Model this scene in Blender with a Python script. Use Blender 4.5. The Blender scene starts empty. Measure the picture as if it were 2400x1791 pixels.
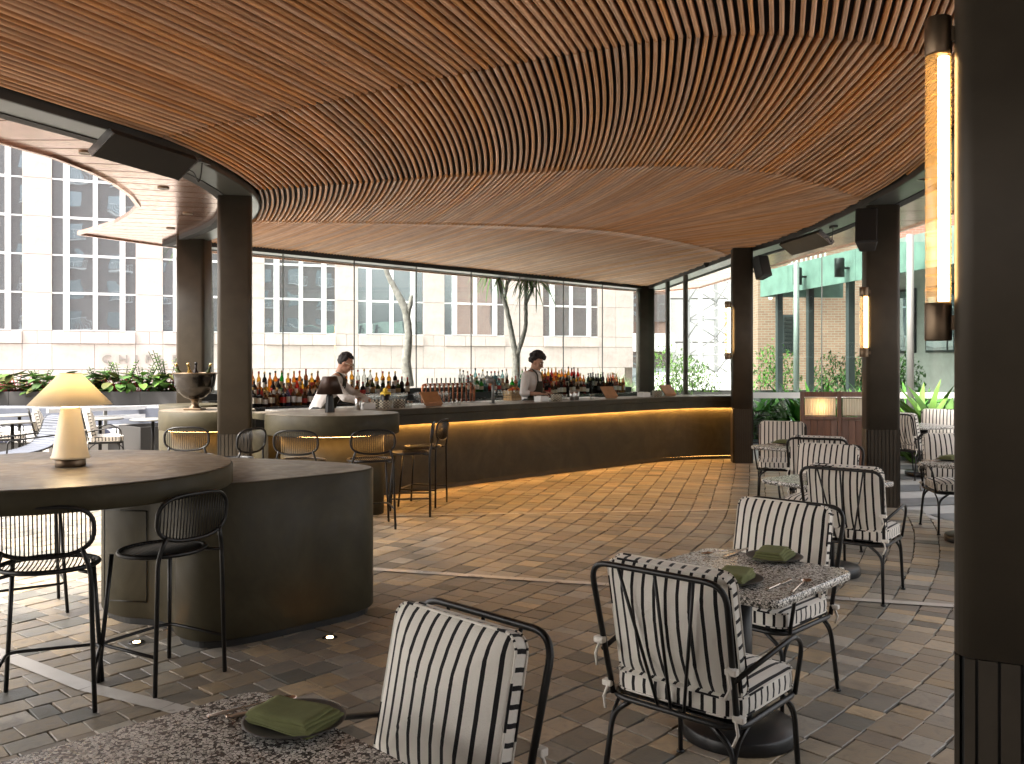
import bpy, bmesh, math, random
import numpy as np
from mathutils import Vector, Matrix
R = math.radians
rnd = random.Random(7)
scene = bpy.context.scene
col = scene.collection

# ---------------------------------------------------------------- camera, sky, sun, exposure
F, HZ, CH = 2111.0, 845.0, 1.70            # focal length and horizon in photo pixels, eye height in metres
cam = bpy.data.cameras.new('camera'); camo = bpy.data.objects.new('camera', cam); col.objects.link(camo)
camo.location = (0, 0, CH); camo.rotation_euler = (R(90), 0, 0)
cam.sensor_width = 36; cam.lens = 36 * F / 2400; cam.shift_y = -(895.5 - HZ) / 2400
cam.clip_start = 0.05; cam.clip_end = 900
scene.camera = camo
SUN_EL, SUN_AZ = R(55), R(-119)              # azimuth: clockwise from +Y
wd = bpy.data.worlds.new('World'); scene.world = wd; wd.use_nodes = True
nt = wd.node_tree; bg = nt.nodes['Background']
sky = nt.nodes.new('ShaderNodeTexSky'); sky.sky_type = 'NISHITA'; sky.sun_disc = False
sky.sun_elevation = SUN_EL; sky.sun_rotation = SUN_AZ; sky.dust_density = 7.0; sky.air_density = 1.0; sky.ozone_density = 0.2
hs = nt.nodes.new('ShaderNodeHueSaturation'); hs.inputs['Saturation'].default_value = 0.30     # thin high cloud: a whiter sky
nt.links.new(sky.outputs[0], hs.inputs['Color']); mx = nt.nodes.new('ShaderNodeMix'); mx.data_type = 'RGBA'; mx.blend_type = 'MULTIPLY'; mx.inputs[0].default_value = 1.0; mx.inputs[7].default_value = (1.0, .97, .935, 1)
nt.links.new(hs.outputs[0], mx.inputs[6]); nt.links.new(mx.outputs[2], bg.inputs[0]); bg.inputs[1].default_value = 0.15
sl = bpy.data.lights.new('sun', 'SUN'); so = bpy.data.objects.new('sun', sl); col.objects.link(so)
sl.energy = 1.5; sl.angle = R(10); sl.color = (1.0, 0.93, 0.83)
sd = Vector((math.sin(SUN_AZ) * math.cos(SUN_EL), math.cos(SUN_AZ) * math.cos(SUN_EL), math.sin(SUN_EL)))
so.rotation_euler = sd.to_track_quat('Z', 'Y').to_euler(); so.location = (-40, -20, 40)
vs = scene.view_settings
vs.view_transform = 'Standard'; vs.look = 'None'; vs.exposure = 2.45; vs.gamma = 1.0; vs.use_curve_mapping = False
scene.render.engine = 'CYCLES'
cy = scene.cycles
cy.use_denoising = True; cy.max_bounces = 9; cy.diffuse_bounces = 5; cy.glossy_bounces = 4; cy.transmission_bounces = 4
cy.transparent_max_bounces = 28; cy.sample_clamp_indirect = 6; cy.caustics_reflective = False; cy.caustics_refractive = False

# ---------------------------------------------------------------- helpers
def G(px, py, z=0.0):
    "photo pixel -> the point at height z it looks at"
    Y = F * (CH - z) / (py - HZ)
    return ((px - 1200) * Y / F, Y)
def link(o, parent=None):
    col.objects.link(o)
    if parent is not None: o.parent = parent
    return o
def tag(o, label, cat, group=None):
    o['label'] = label; o['category'] = cat
    if group: o['group'] = group
    return o
def empty(name, loc=(0, 0, 0), rz=0.0):
    o = bpy.data.objects.new(name, None); o.empty_display_size = 0.1
    o.location = loc; o.rotation_euler = (0, 0, rz); return link(o)
def thing(name, label, cat, loc=(0, 0, 0), rz=0.0, group=None):
    return tag(empty(name, loc, rz), label, cat, group)
def dup(o, loc=None, rz=None, label=None, group=None, parent=None):
    c = o.copy(); col.objects.link(c); c.parent = parent
    if parent is None:
        if loc is not None: c.location = loc
        if rz is not None: c.rotation_euler = (0, 0, rz)
        if label: c['label'] = label
        if group: c['group'] = group
    for ch in CH_OF.get(o.name, []): CH_OF.setdefault(c.name, []).append(dup(ch, parent=c))
    return c
CH_OF = {}
def reg(parent, o): CH_OF.setdefault(parent.name, []).append(o)

class MB:
    def __init__(s): s.v = []; s.f = []; s.uv = {}; s.c = []; s.sm = []
    def add(s, vs, fs, smooth=False, colr=None):
        n = len(s.v); s.v += [tuple(p) for p in vs]
        for f in fs: s.f.append(tuple(i + n for i in f)); s.sm.append(smooth); s.c.append(colr)
        return n
    def box(s, x0, x1, y0, y1, z0, z1, m=None):
        p = [(x0,y0,z0),(x1,y0,z0),(x1,y1,z0),(x0,y1,z0),(x0,y0,z1),(x1,y0,z1),(x1,y1,z1),(x0,y1,z1)]
        if m is not None: p = [m @ Vector(q) for q in p]
        s.add(p, [(0,3,2,1),(4,5,6,7),(0,1,5,4),(1,2,6,5),(2,3,7,6),(3,0,4,7)]); return s
    def bbox(s, x0, x1, y0, y1, z0, z1, b=0.005, m=None):
        "box with bevelled vertical and top edges"
        def ring(i, z): return [(x0+i,y0+b,z),(x0+b,y0+i,z),(x1-b,y0+i,z),(x1-i,y0+b,z),(x1-i,y1-b,z),(x1-b,y1-i,z),(x0+b,y1-i,z),(x0+i,y1-b,z)]
        rs = [ring(b*.5, z0), ring(0, z0+b), ring(0, z1-b), ring(b*.5, z1)]
        p = [q for r in rs for q in r]
        if m is not None: p = [m @ Vector(q) for q in p]
        fs = [tuple(range(7,-1,-1)), tuple(range(24,32))]
        for k in range(3):
            for i in range(8): j = (i+1) % 8; fs.append((k*8+i, k*8+j, k*8+8+j, k*8+8+i))
        s.add(p, fs); return s
    def tube(s, pts, r, n=8, closed=False, cap=True, smooth=True):
        P = [Vector(p) for p in pts]; N = len(P)
        rr = r if isinstance(r, (list, tuple)) else [r]*N
        T = []
        for i in range(N):
            a = P[(i-1) % N] if (closed or i > 0) else P[i]
            b = P[(i+1) % N] if (closed or i < N-1) else P[i]
            t = (b - a); T.append(t.normalized() if t.length > 1e-9 else Vector((0,0,1)))
        up = Vector((0,0,1)) if abs(T[0].z) < 0.9 else Vector((1,0,0))
        u = T[0].cross(up).normalized(); vsx = []
        for i in range(N):
            u = (u - T[i]*u.dot(T[i])); u = u.normalized() if u.length > 1e-6 else T[i].orthogonal().normalized()
            w = T[i].cross(u)
            for k in range(n):
                a = 2*math.pi*k/n; vsx.append(P[i] + (u*math.cos(a) + w*math.sin(a))*rr[i])
        fs = []
        for i in range(N if closed else N-1):
            for k in range(n):
                a, b = i*n, ((i+1) % N)*n
                fs.append((a+k, a+(k+1) % n, b+(k+1) % n, b+k))
        n0 = s.add(vsx, fs, smooth)
        if cap and not closed: s._caps(n0, N, n)
        return s
    def _caps(s, n0, N, n):
        s.f.append(tuple(n0+k for k in range(n-1,-1,-1))); s.sm.append(False); s.c.append(None)
        s.f.append(tuple(n0+(N-1)*n+k for k in range(n))); s.sm.append(False); s.c.append(None)
    def lathe(s, prof, n=24, c=(0,0,0), smooth=True, colr=None):
        vsx = []
        for (r, z) in prof:
            for k in range(n):
                a = 2*math.pi*k/n; vsx.append((c[0]+r*math.cos(a), c[1]+r*math.sin(a), c[2]+z))
        fs = []
        for i in range(len(prof)-1):
            for k in range(n): fs.append((i*n+k, i*n+(k+1) % n, (i+1)*n+(k+1) % n, (i+1)*n+k))
        if prof[0][0] > 1e-5: fs.append(tuple(range(n-1,-1,-1)))
        if prof[-1][0] > 1e-5: fs.append(tuple((len(prof)-1)*n+k for k in range(n)))
        s.add(vsx, fs, smooth, colr); return s
    def prism(s, poly, z0, z1, bev=0.0, smooth_side=False):
        "vertical prism on a plan polygon given anticlockwise"
        n = len(poly)
        if bev > 0:
            ins = offset(poly, -bev)
            rs = [[(x,y,z0) for x,y in ins], [(x,y,z0+bev) for x,y in poly], [(x,y,z1-bev) for x,y in poly], [(x,y,z1) for x,y in ins]]
        else: rs = [[(x,y,z0) for x,y in poly], [(x,y,z1) for x,y in poly]]
        n0 = s.add([q for r in rs for q in r], [])
        for k in range(len(rs)-1):
            for i in range(n):
                j = (i+1) % n; s.f.append((n0+k*n+i, n0+k*n+j, n0+(k+1)*n+j, n0+(k+1)*n+i)); s.sm.append(smooth_side); s.c.append(None)
        s.f.append(tuple(n0+i for i in range(n-1,-1,-1))); s.sm.append(False); s.c.append(None)
        s.f.append(tuple(n0+(len(rs)-1)*n+i for i in range(n))); s.sm.append(False); s.c.append(None)
        return s
    def mesh(s, name, mat):
        me = bpy.data.meshes.new(name); me.from_pydata(s.v, [], s.f)
        me.polygons.foreach_set('use_smooth', s.sm)
        if any(c is not None for c in s.c):
            ca = me.color_attributes.new('Col', 'FLOAT_COLOR', 'CORNER'); buf = []
            for f, c in zip(s.f, s.c): buf += list(c or (1,1,1,1)) * len(f)
            ca.data.foreach_set('color', buf)
        if s.uv:
            ul = me.uv_layers.new(name='UVMap'); buf = []
            for i, f in enumerate(s.f):
                for v in f: buf += list(s.uv.get((i, v), s.uv.get(v, (0,0))))
            ul.data.foreach_set('uv', buf)
        if mat is not None: me.materials.append(mat)
        me.update(); return me
    def build(s, name, mat, parent=None, loc=None, rz=None):
        o = bpy.data.objects.new(name, s.mesh(name, mat)); link(o, parent)
        if loc is not None: o.location = loc
        if rz is not None: o.rotation_euler = (0,0,rz)
        if parent is not None: reg(parent, o)
        return o
def put(name, me, parent=None, loc=(0,0,0), rot=(0,0,0), scale=None):
    o = bpy.data.objects.new(name, me); link(o, parent); o.location = loc; o.rotation_euler = rot
    if scale: o.scale = scale
    if parent is not None: reg(parent, o)
    return o
def struct(o): o['kind'] = 'structure'; return o
def stuff(o): o['kind'] = 'stuff'; return o
def offset(poly, d):
    n = len(poly); out = []
    for i in range(n):
        a, b, c = Vector(poly[i-1]), Vector(poly[i]), Vector(poly[(i+1) % n])
        e1, e2 = (b-a), (c-b)
        e1 = e1.normalized() if e1.length > 1e-9 else Vector((1,0)); e2 = e2.normalized() if e2.length > 1e-9 else e1
        n1, n2 = Vector((e1.y,-e1.x)), Vector((e2.y,-e2.x)); m = n1+n2
        m = m.normalized() if m.length > 1e-6 else n1
        k = max(0.45, m.dot(n1)); p = b + m*(d/k); out.append((p.x, p.y))
    return out
def smooth_closed(pts, sub=6):
    n = len(pts); out = []
    for i in range(n):
        p0, p1, p2, p3 = [Vector(pts[(i+k-1) % n]) for k in range(4)]
        for s in range(sub):
            t = s/sub; q = 0.5*((2*p1)+(p2-p0)*t+(2*p0-5*p1+4*p2-p3)*t*t+(3*p1-p0-3*p2+p3)*t**3); out.append(tuple(q))
    return out
def smooth_open(pts, sub=6):
    P = [Vector(p) for p in pts]; P = [2*P[0]-P[1]] + P + [2*P[-1]-P[-2]]; out = []
    for i in range(1, len(P)-2):
        p0, p1, p2, p3 = P[i-1:i+3]
        for s in range(sub):
            t = s/sub; q = 0.5*((2*p1)+(p2-p0)*t+(2*p0-5*p1+4*p2-p3)*t*t+(3*p1-p0-3*p2+p3)*t**3); out.append(tuple(q))
    out.append(tuple(P[-2])); return out
def circle(cx, cy_, r, n=48, ry=None): return [(cx+r*math.cos(2*math.pi*k/n), cy_+(ry or r)*math.sin(2*math.pi*k/n)) for k in range(n)]
def rrect(w, h, r, n=6, cx=0, cy_=0):
    out = []
    for sx, sy, a0 in ((1,1,0),(-1,1,90),(-1,-1,180),(1,-1,270)):
        for k in range(n+1):
            a = R(a0 + 90*k/n); out.append((cx+sx*(w/2-r)+r*math.cos(a), cy_+sy*(h/2-r)+r*math.sin(a)))
    return out
def bend(pts, r=0.05, n=5):
    "polyline with rounded corners"
    P = [Vector(p) for p in pts]; out = [P[0]]
    for i in range(1, len(P)-1):
        a, b, c = P[i-1], P[i], P[i+1]; d = min(r, (a-b).length*.49, (c-b).length*.49)
        p, q = b+(a-b).normalized()*d, b+(c-b).normalized()*d
        for k in range(n+1):
            t = k/n; out.append(p*(1-t)**2 + b*2*t*(1-t) + q*t*t)
    out.append(P[-1]); return out
def inside(p, poly):
    x, y = p; c = False; n = len(poly)
    for i in range(n):
        x1, y1 = poly[i-1]; x2, y2 = poly[i]
        if (y1 > y) != (y2 > y) and x < (x2-x1)*(y-y1)/(y2-y1)+x1: c = not c
    return c

# ---------------------------------------------------------------- materials
def mat(name): 
    m = bpy.data.materials.new(name); m.use_nodes = True; return m, m.node_tree, m.node_tree.nodes['Principled BSDF']
def N(t, ty, **kw):
    n = t.nodes.new(ty)
    for k, v in kw.items():
        if k in n.inputs: n.inputs[k].default_value = v
        else: setattr(n, k, v)
    return n
def coords(t, kind='Object', scale=(1,1,1), rot=(0,0,0)):
    tc = N(t, 'ShaderNodeTexCoord'); mp = N(t, 'ShaderNodeMapping'); mp.inputs['Scale'].default_value = scale; mp.inputs['Rotation'].default_value = rot
    t.links.new(tc.outputs[kind], mp.inputs[0]); return mp.outputs[0]
def ramp(t, fac, stops):
    r = N(t, 'ShaderNodeValToRGB'); e = r.color_ramp.elements
    while len(e) < len(stops): e.new(0.5)
    for i, (p, c) in enumerate(stops): e[i].position = p; e[i].color = (c[0], c[1], c[2], 1) if len(c) == 3 else c
    t.links.new(fac, r.inputs[0]); return r.outputs[0]
def noise(t, vec, scale, detail=4, rough=.55, dist=0.0):
    n = N(t, 'ShaderNodeTexNoise', Scale=scale, Detail=detail, Roughness=rough, Distortion=dist); t.links.new(vec, n.inputs['Vector']); return n.outputs['Fac']
def bump(t, b, h, strength=.2, dist=.01):
    n = N(t, 'ShaderNodeBump', Strength=strength, Distance=dist); t.links.new(h, n.inputs['Height']); t.links.new(n.outputs[0], b.inputs['Normal'])
def mixc(t, fac, a, b, mode='MIX'):
    n = N(t, 'ShaderNodeMix', data_type='RGBA', blend_type=mode)
    for i, x in ((0, fac), (6, a), (7, b)):
        if isinstance(x, (int, float)): n.inputs[i].default_value = x
        elif isinstance(x, tuple): n.inputs[i].default_value = (x[0], x[1], x[2], 1)
        else: t.links.new(x, n.inputs[i])
    return n.outputs[2]
def math_(t, op, a, b=0.0):
    n = N(t, 'ShaderNodeMath', operation=op)
    for i, x in enumerate((a, b)):
        if isinstance(x, (int, float)): n.inputs[i].default_value = x
        else: t.links.new(x, n.inputs[i])
    return n.outputs[0]
def plain(name, c, rough=.5, metal=0.0, var=.12, scale=6.0, bumpy=0.0, spec=.5, coat=0):
    m, t, b = mat(name); v = coords(t); f = noise(t, v, scale, 5)
    lo = tuple(x*(1-var) for x in c); hi = tuple(min(1, x*(1+var)) for x in c)
    t.links.new(ramp(t, f, [(.3, lo), (.7, hi)]), b.inputs['Base Color'])
    r2 = N(t, 'ShaderNodeMapRange'); r2.inputs['To Min'].default_value = max(0, rough-.06); r2.inputs['To Max'].default_value = min(1, rough+.08)
    t.links.new(f, r2.inputs[0]); t.links.new(r2.outputs[0], b.inputs['Roughness'])
    b.inputs['Metallic'].default_value = metal; b.inputs['Specular IOR Level'].default_value = spec; b.inputs['Coat Weight'].default_value = coat
    if bumpy: bump(t, b, noise(t, v, scale*9, 4), bumpy, .004)
    return m
def emit(name, c, s):
    m, t, b = mat(name); b.inputs['Base Color'].default_value = (*c, 1); b.inputs['Emission Color'].default_value = (*c, 1); b.inputs['Emission Strength'].default_value = s
    return m
def thin_glass(name, tint=(.93,.97,.95), refl=1.0, rough=0.0):
    m, t, b = mat(name); t.nodes.remove(b); out = t.nodes['Material Output']
    tr = N(t, 'ShaderNodeBsdfTransparent', Color=(*tint, 1)); gl = N(t, 'ShaderNodeBsdfGlossy', Roughness=rough, Color=(1,1,1,1)); fr = N(t, 'ShaderNodeFresnel', IOR=1.45)
    geo = N(t, 'ShaderNodeNewGeometry')
    ms = N(t, 'ShaderNodeMixShader'); f = math_(t, 'MULTIPLY', fr.outputs[0], math_(t, 'MULTIPLY', math_(t, 'SUBTRACT', 1.0, geo.outputs['Backfacing']), refl))
    t.links.new(f, ms.inputs[0]); t.links.new(tr.outputs[0], ms.inputs[1]); t.links.new(gl.outputs[0], ms.inputs[2]); t.links.new(ms.outputs[0], out.inputs[0])
    return m
def liquor(name, c, shade=.9):
    "coloured glass: tinted see-through with a glossy skin"
    m, t, b = mat(name); out = t.nodes['Material Output']
    tr = N(t, 'ShaderNodeBsdfTransparent', Color=(*c, 1)); fr = N(t, 'ShaderNodeFresnel', IOR=1.5)
    b.inputs['Base Color'].default_value = (c[0]*.5, c[1]*.5, c[2]*.5, 1); b.inputs['Roughness'].default_value = .06
    ms = N(t, 'ShaderNodeMixShader'); t.links.new(math_(t, 'ADD', math_(t, 'MULTIPLY', fr.outputs[0], shade), .22), ms.inputs[0])
    t.links.new(tr.outputs[0], ms.inputs[1]); t.links.new(b.outputs[0], ms.inputs[2]); t.links.new(ms.outputs[0], out.inputs[0])
    return m

M = {}
def mk_wood(name, dark, mid, light, scale=(1.2, 26, 26), rough=.5, rv=.4):
    m, t, b = mat(name); v = coords(t, 'UV' if name == 'slat_wood' else 'Object', scale)
    oi = N(t, 'ShaderNodeObjectInfo'); add = N(t, 'ShaderNodeVectorMath', operation='ADD'); t.links.new(v, add.inputs[0])
    cmb = N(t, 'ShaderNodeCombineXYZ'); r9 = math_(t, 'MULTIPLY', oi.outputs['Random'], 37.0)
    for i in range(3): t.links.new(r9, cmb.inputs[i])
    t.links.new(cmb.outputs[0], add.inputs[1]); vv = add.outputs[0]
    g = noise(t, vv, 1.0, 6, .62, .8)
    c = ramp(t, g, [(.28, dark), (.5, mid), (.74, light)])
    at = N(t, 'ShaderNodeVertexColor', layer_name='Col') if name == 'slat_wood' else None
    hsv = N(t, 'ShaderNodeHueSaturation'); t.links.new(c, hsv.inputs['Color'])
    src = at.outputs['Color'] if at else oi.outputs['Random']
    if at:
        sp = N(t, 'ShaderNodeSeparateColor'); t.links.new(src, sp.inputs[0]); src = sp.outputs[0]
    mr = N(t, 'ShaderNodeMapRange'); t.links.new(src, mr.inputs[0]); mr.inputs['To Min'].default_value = 1-rv; mr.inputs['To Max'].default_value = 1+rv
    t.links.new(mr.outputs[0], hsv.inputs['Value'])
    mr2 = N(t, 'ShaderNodeMapRange'); t.links.new(math_(t, 'FRACT', math_(t, 'MULTIPLY', src, 7.31)), mr2.inputs[0]); mr2.inputs['To Min'].default_value = .82; mr2.inputs['To Max'].default_value = 1.1
    t.links.new(mr2.outputs[0], hsv.inputs['Saturation'])
    t.links.new(hsv.outputs[0], b.inputs['Base Color']); b.inputs['Roughness'].default_value = rough
    bump(t, b, g, .15, .002); return m
M['slat'] = mk_wood('slat_wood', (.30,.13,.05), (.47,.23,.095), (.59,.32,.15), (1.6, 30, 1), .48, .2)
M['walnut'] = mk_wood('walnut', (.085,.034,.018), (.15,.062,.032), (.21,.095,.05), (24, 24, 1.6), .38, .12)
M['crate'] = mk_wood('crate_wood', (.4,.24,.11), (.52,.33,.16), (.6,.4,.21), (3, 30, 30), .6, .2)
M['black'] = plain('black_backing', (.010,.0095,.009), .8, var=.2)
M['soffit'] = plain('soffit_metal', (.07,.074,.067), .32, .3, .06, 3)
M['column'] = plain('column_paint', (.055,.045,.033), .45, .1, .22, 3, .03, .35)
M['dark_trim'] = plain('dark_trim', (.018,.018,.017), .4, .2, .1)
M['roof'] = plain('roof_metal', (.06,.06,.06), .7)
def mk_copper():
    m, t, b = mat('copper_sheet'); v = coords(t, 'Object', (1,1,1)); f = noise(t, v, 2.2, 6, .6, .6); f2 = noise(t, v, 14, 3)
    t.links.new(ramp(t, f, [(.3, (.46,.27,.20)), (.55, (.57,.365,.29)), (.75, (.63,.43,.35))]), b.inputs['Base Color'])
    b.inputs['Metallic'].default_value = .88; t.links.new(ramp(t, f2, [(.3, (.16,)*3), (.7, (.27,)*3)]), b.inputs['Roughness'])
    bump(t, b, noise(t, v, 1.2, 2), .05, .05); return m
M['copper'] = mk_copper()
M['copper_pipe'] = plain('copper_pipe', (.62,.26,.15), .25, .9, .1)
def mk_cement(name, a, b_, c_, rough=.42, fs=1.0):
    m, t, b = mat(name); v = coords(t, 'Object', (1,1,1)); f = noise(t, v, 1.6*fs, 8, .66, 1.4); f2 = noise(t, v, 7*fs, 6, .6, .4)
    c = ramp(t, f, [(.34, a), (.5, b_), (.66, c_)]); c = mixc(t, .35, c, ramp(t, f2, [(.3, a), (.7, c_)]))
    t.links.new(c, b.inputs['Base Color']); t.links.new(ramp(t, f2, [(.3, (rough-.08,)*3), (.7, (rough+.12,)*3)]), b.inputs['Roughness'])
    b.inputs['Specular IOR Level'].default_value = .28
    bump(t, b, noise(t, v, 22, 5), .06, .004); return m
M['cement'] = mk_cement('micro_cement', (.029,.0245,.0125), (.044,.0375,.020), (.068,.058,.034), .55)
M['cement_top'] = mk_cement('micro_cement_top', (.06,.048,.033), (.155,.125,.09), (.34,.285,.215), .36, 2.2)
def mk_paver(name):
    m, t, b = mat(name); v = coords(t, 'Object', (1,1,1)); at = N(t, 'ShaderNodeVertexColor', layer_name='Col')
    geo = N(t, 'ShaderNodeNewGeometry'); f = noise(t, geo.outputs['Position'], 9, 8, .66, 1.5); f2 = noise(t, geo.outputs['Position'], 55, 5, .6, .6)
    c = mixc(t, 1.0, at.outputs['Color'], ramp(t, f, [(.3, (.62,.62,.64)), (.5, (1,1,1)), (.72, (1.22,1.16,1.06))]), 'MULTIPLY')
    t.links.new(c, b.inputs['Base Color']); t.links.new(ramp(t, f, [(.3, (.28,)*3), (.7, (.56,)*3)]), b.inputs['Roughness'])
    hh = N(t, 'ShaderNodeMath', operation='ADD'); t.links.new(f, hh.inputs[0]); t.links.new(math_(t, 'MULTIPLY', f2, .35), hh.inputs[1])
    bump(t, b, hh.outputs[0], .5, .006); return m
M['paver'] = mk_paver('slate_paver')
M['grout'] = plain('grout', (.075,.066,.054), .9, var=.25, scale=20, bumpy=.2)
M['strip'] = plain('pale_stone', (.50,.47,.43), .28, var=.12, scale=5)
M['terrace_light'] = plain('pale_paving', (.40,.39,.37), .6, var=.1, scale=3)
M['terrace_dark'] = plain('dark_paving', (.13,.135,.14), .5, var=.35, scale=4)
M['glass'] = thin_glass('clear_glass', (.94,.975,.96)); M['glass_ar'] = thin_glass('low_reflection_glass', (.93,.97,.95), .15)
M['glass_green'] = thin_glass('green_glass', (.80,.94,.905), .9)
M['silicone'] = plain('glass_joint', (.10,.10,.095), .5)
M['led'] = emit('led_strip', (1.0,.49,.13), 44); M['led_toe'] = emit('led_toe', (1.0,.48,.12), 3.5); M['led2'] = emit('led_strip_soft', (1.0,.51,.15), 15)
M['steel_black'] = plain('black_steel', (.012,.012,.012), .36, .3, .1, 10)
M['heater'] = plain('heater_black', (.012,.0115,.011), .5, .2, .1)
M['steel'] = plain('brushed_steel', (.55,.54,.52), .28, .9, .08, 12)
M['dark_steel'] = plain('gunmetal', (.12,.12,.12), .25, .8, .15, 6)
M['brass'] = plain('bronze', (.16,.115,.075), .35, .8, .12)
def mk_stripe(name, white=(.80,.76,.69), black=(.014,.013,.014), pitch=.049, bw=.28):
    m, t, b = mat(name); tc = N(t, 'ShaderNodeTexCoord'); sp = N(t, 'ShaderNodeSeparateXYZ'); t.links.new(tc.outputs['UV'], sp.inputs[0])
    ob = coords(t, 'Object'); w = math_(t, 'MULTIPLY', math_(t, 'SUBTRACT', noise(t, ob, 5, 2), .5), .006)
    x = math_(t, 'FRACT', math_(t, 'ADD', math_(t, 'ADD', math_(t, 'DIVIDE', math_(t, 'ADD', sp.outputs[0], w), pitch), 100.5), math_(t, 'MULTIPLY', N(t, 'ShaderNodeObjectInfo').outputs['Random'], .3)))
    k = math_(t, 'LESS_THAN', x, bw); wv = noise(t, ob, 260, 2)
    t.links.new(mixc(t, k, mixc(t, wv, tuple(q*.93 for q in white), white), black), b.inputs['Base Color'])
    b.inputs['Roughness'].default_value = .9; b.inputs['Sheen Weight'].default_value = .15; b.inputs['Specular IOR Level'].default_value = .15
    bump(t, b, math_(t, 'ADD', math_(t, 'MULTIPLY', wv, .3), noise(t, ob, 9, 4, .55, .4)), .55, .014); return m
M['stripe'] = mk_stripe('striped_canvas')
def mk_terrazzo():
    m, t, b = mat('terrazzo'); v = coords(t, 'Object')
    vo = N(t, 'ShaderNodeTexVoronoi', Scale=108.0, Randomness=1.0); t.links.new(v, vo.inputs['Vector'])
    vo2 = N(t, 'ShaderNodeTexVoronoi', Scale=108.0, Randomness=1.0, feature='DISTANCE_TO_EDGE'); t.links.new(v, vo2.inputs['Vector'])
    sp = N(t, 'ShaderNodeSeparateColor'); t.links.new(vo.outputs['Color'], sp.inputs[0])
    chip = ramp(t, sp.outputs[0], [(0, (.07,.066,.06)), (.21, (.08,.075,.07)), (.23, (.36,.34,.30)), (.42, (.48,.46,.41)), (.46, (.64,.61,.55)), (1, (.78,.75,.69))])
    edge = math_(t, 'LESS_THAN', vo2.outputs['Distance'], .07)
    t.links.new(mixc(t, edge, chip, (.055,.05,.045)), b.inputs['Base Color']); b.inputs['Roughness'].default_value = .25
    return m
M['terrazzo'] = mk_terrazzo()
M['napkin'] = plain('olive_linen', (.155,.165,.072), .9, var=.12, scale=30, bumpy=.15, spec=.2)
M['plate'] = plain('charcoal_stoneware', (.045,.042,.038), .45, var=.15)
M['cutlery'] = plain('bronzed_steel', (.55,.47,.40), .25, .9, .06)
def mk_shade():
    m, t, b = mat('lamp_shade_fabric'); out = t.nodes['Material Output']
    b.inputs['Base Color'].default_value = (.86,.78,.62,1); b.inputs['Roughness'].default_value = .8
    tl = N(t, 'ShaderNodeBsdfTranslucent', Color=(.97,.89,.70,1)); ms = N(t, 'ShaderNodeMixShader'); ms.inputs[0].default_value = .42
    t.links.new(b.outputs[0], ms.inputs[1]); t.links.new(tl.outputs[0], ms.inputs[2]); t.links.new(ms.outputs[0], out.inputs[0]); return m
M['shade'] = mk_shade()
M['cream'] = plain('cream_enamel', (.85,.74,.54), .4, var=.03)
M['brown_shade'] = plain('brown_shade', (.05,.026,.018), .38, .3, .08)
M['bulb'] = emit('bulb', (1.0,.76,.46), 74); M['bulb_soft'] = emit('bulb_soft', (1.0,.60,.26), 9)
M['tube_glow'] = emit('tube_glow', (1.0,.68,.32), 5)
def mk_tube():
    m = thin_glass('amber_tube_glass', (1.0,.91,.76), 1.4, .08); t = m.node_tree; out = t.nodes['Material Output']; src = out.inputs[0].links[0].from_socket
    tl = N(t, 'ShaderNodeBsdfTranslucent', Color=(1.0,.68,.34,1)); ms = N(t, 'ShaderNodeMixShader'); ms.inputs[0].default_value = .08
    t.links.new(src, ms.inputs[1]); t.links.new(tl.outputs[0], ms.inputs[2]); t.links.new(ms.outputs[0], out.inputs[0]); return m
M['tube_glass'] = mk_tube()
M['speaker'] = plain('speaker_black', (.013,.013,.014), .55, .0, .1)
M['white'] = plain('white_plastic', (.78,.77,.75), .4, var=.03)
M['ivory_paper'] = plain('paper', (.72,.68,.60), .8, var=.05)
M['leather'] = plain('tan_leather', (.42,.20,.085), .5, var=.15, scale=12)
M['skin1'] = plain('skin_a', (.46,.25,.17), .55, var=.06, scale=9, spec=.3)
M['skin2'] = plain('skin_b', (.44,.25,.17), .55, var=.06, scale=9, spec=.3)
M['hair'] = plain('dark_hair', (.016,.011,.009), .6, var=.3, scale=60, bumpy=.6)
M['shirt'] = plain('white_shirt', (.70,.66,.63), .85, var=.05, scale=14, bumpy=.3, spec=.2)
M['apron'] = plain('olive_apron', (.045,.038,.026), .85, var=.1, scale=20, spec=.2)
M['trouser'] = plain('dark_trousers', (.02,.02,.022), .85)
M['leaf'] = plain('leaf_green', (.055,.12,.025), .6, var=.45, scale=3, spec=.2)
M['leaf_dark'] = plain('leaf_dark', (.04,.085,.022), .6, var=.45, scale=3, spec=.2)
M['leaf_olive'] = plain('leaf_olive', (.085,.095,.025), .6, var=.4, scale=3, spec=.2)
M['leaf_bright'] = plain('leaf_bright', (.10,.21,.035), .6, var=.35, scale=3, spec=.2)
M['leaf_grey'] = plain('grass_green', (.14,.22,.09), .6, var=.35, scale=3)
M['stem_red'] = plain('red_stem', (.30,.035,.035), .5)
M['bark'] = plain('pale_bark', (.20,.19,.175), .9, var=.35, scale=14, bumpy=.9)
M['planter'] = plain('planter_grey', (.05,.048,.047), .5, .2, .06, 2)
M['soil'] = plain('soil', (.045,.035,.025), .95, var=.3, scale=20)
M['bench_vinyl'] = plain('bench_vinyl', (.085,.095,.12), .45, var=.08)
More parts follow.
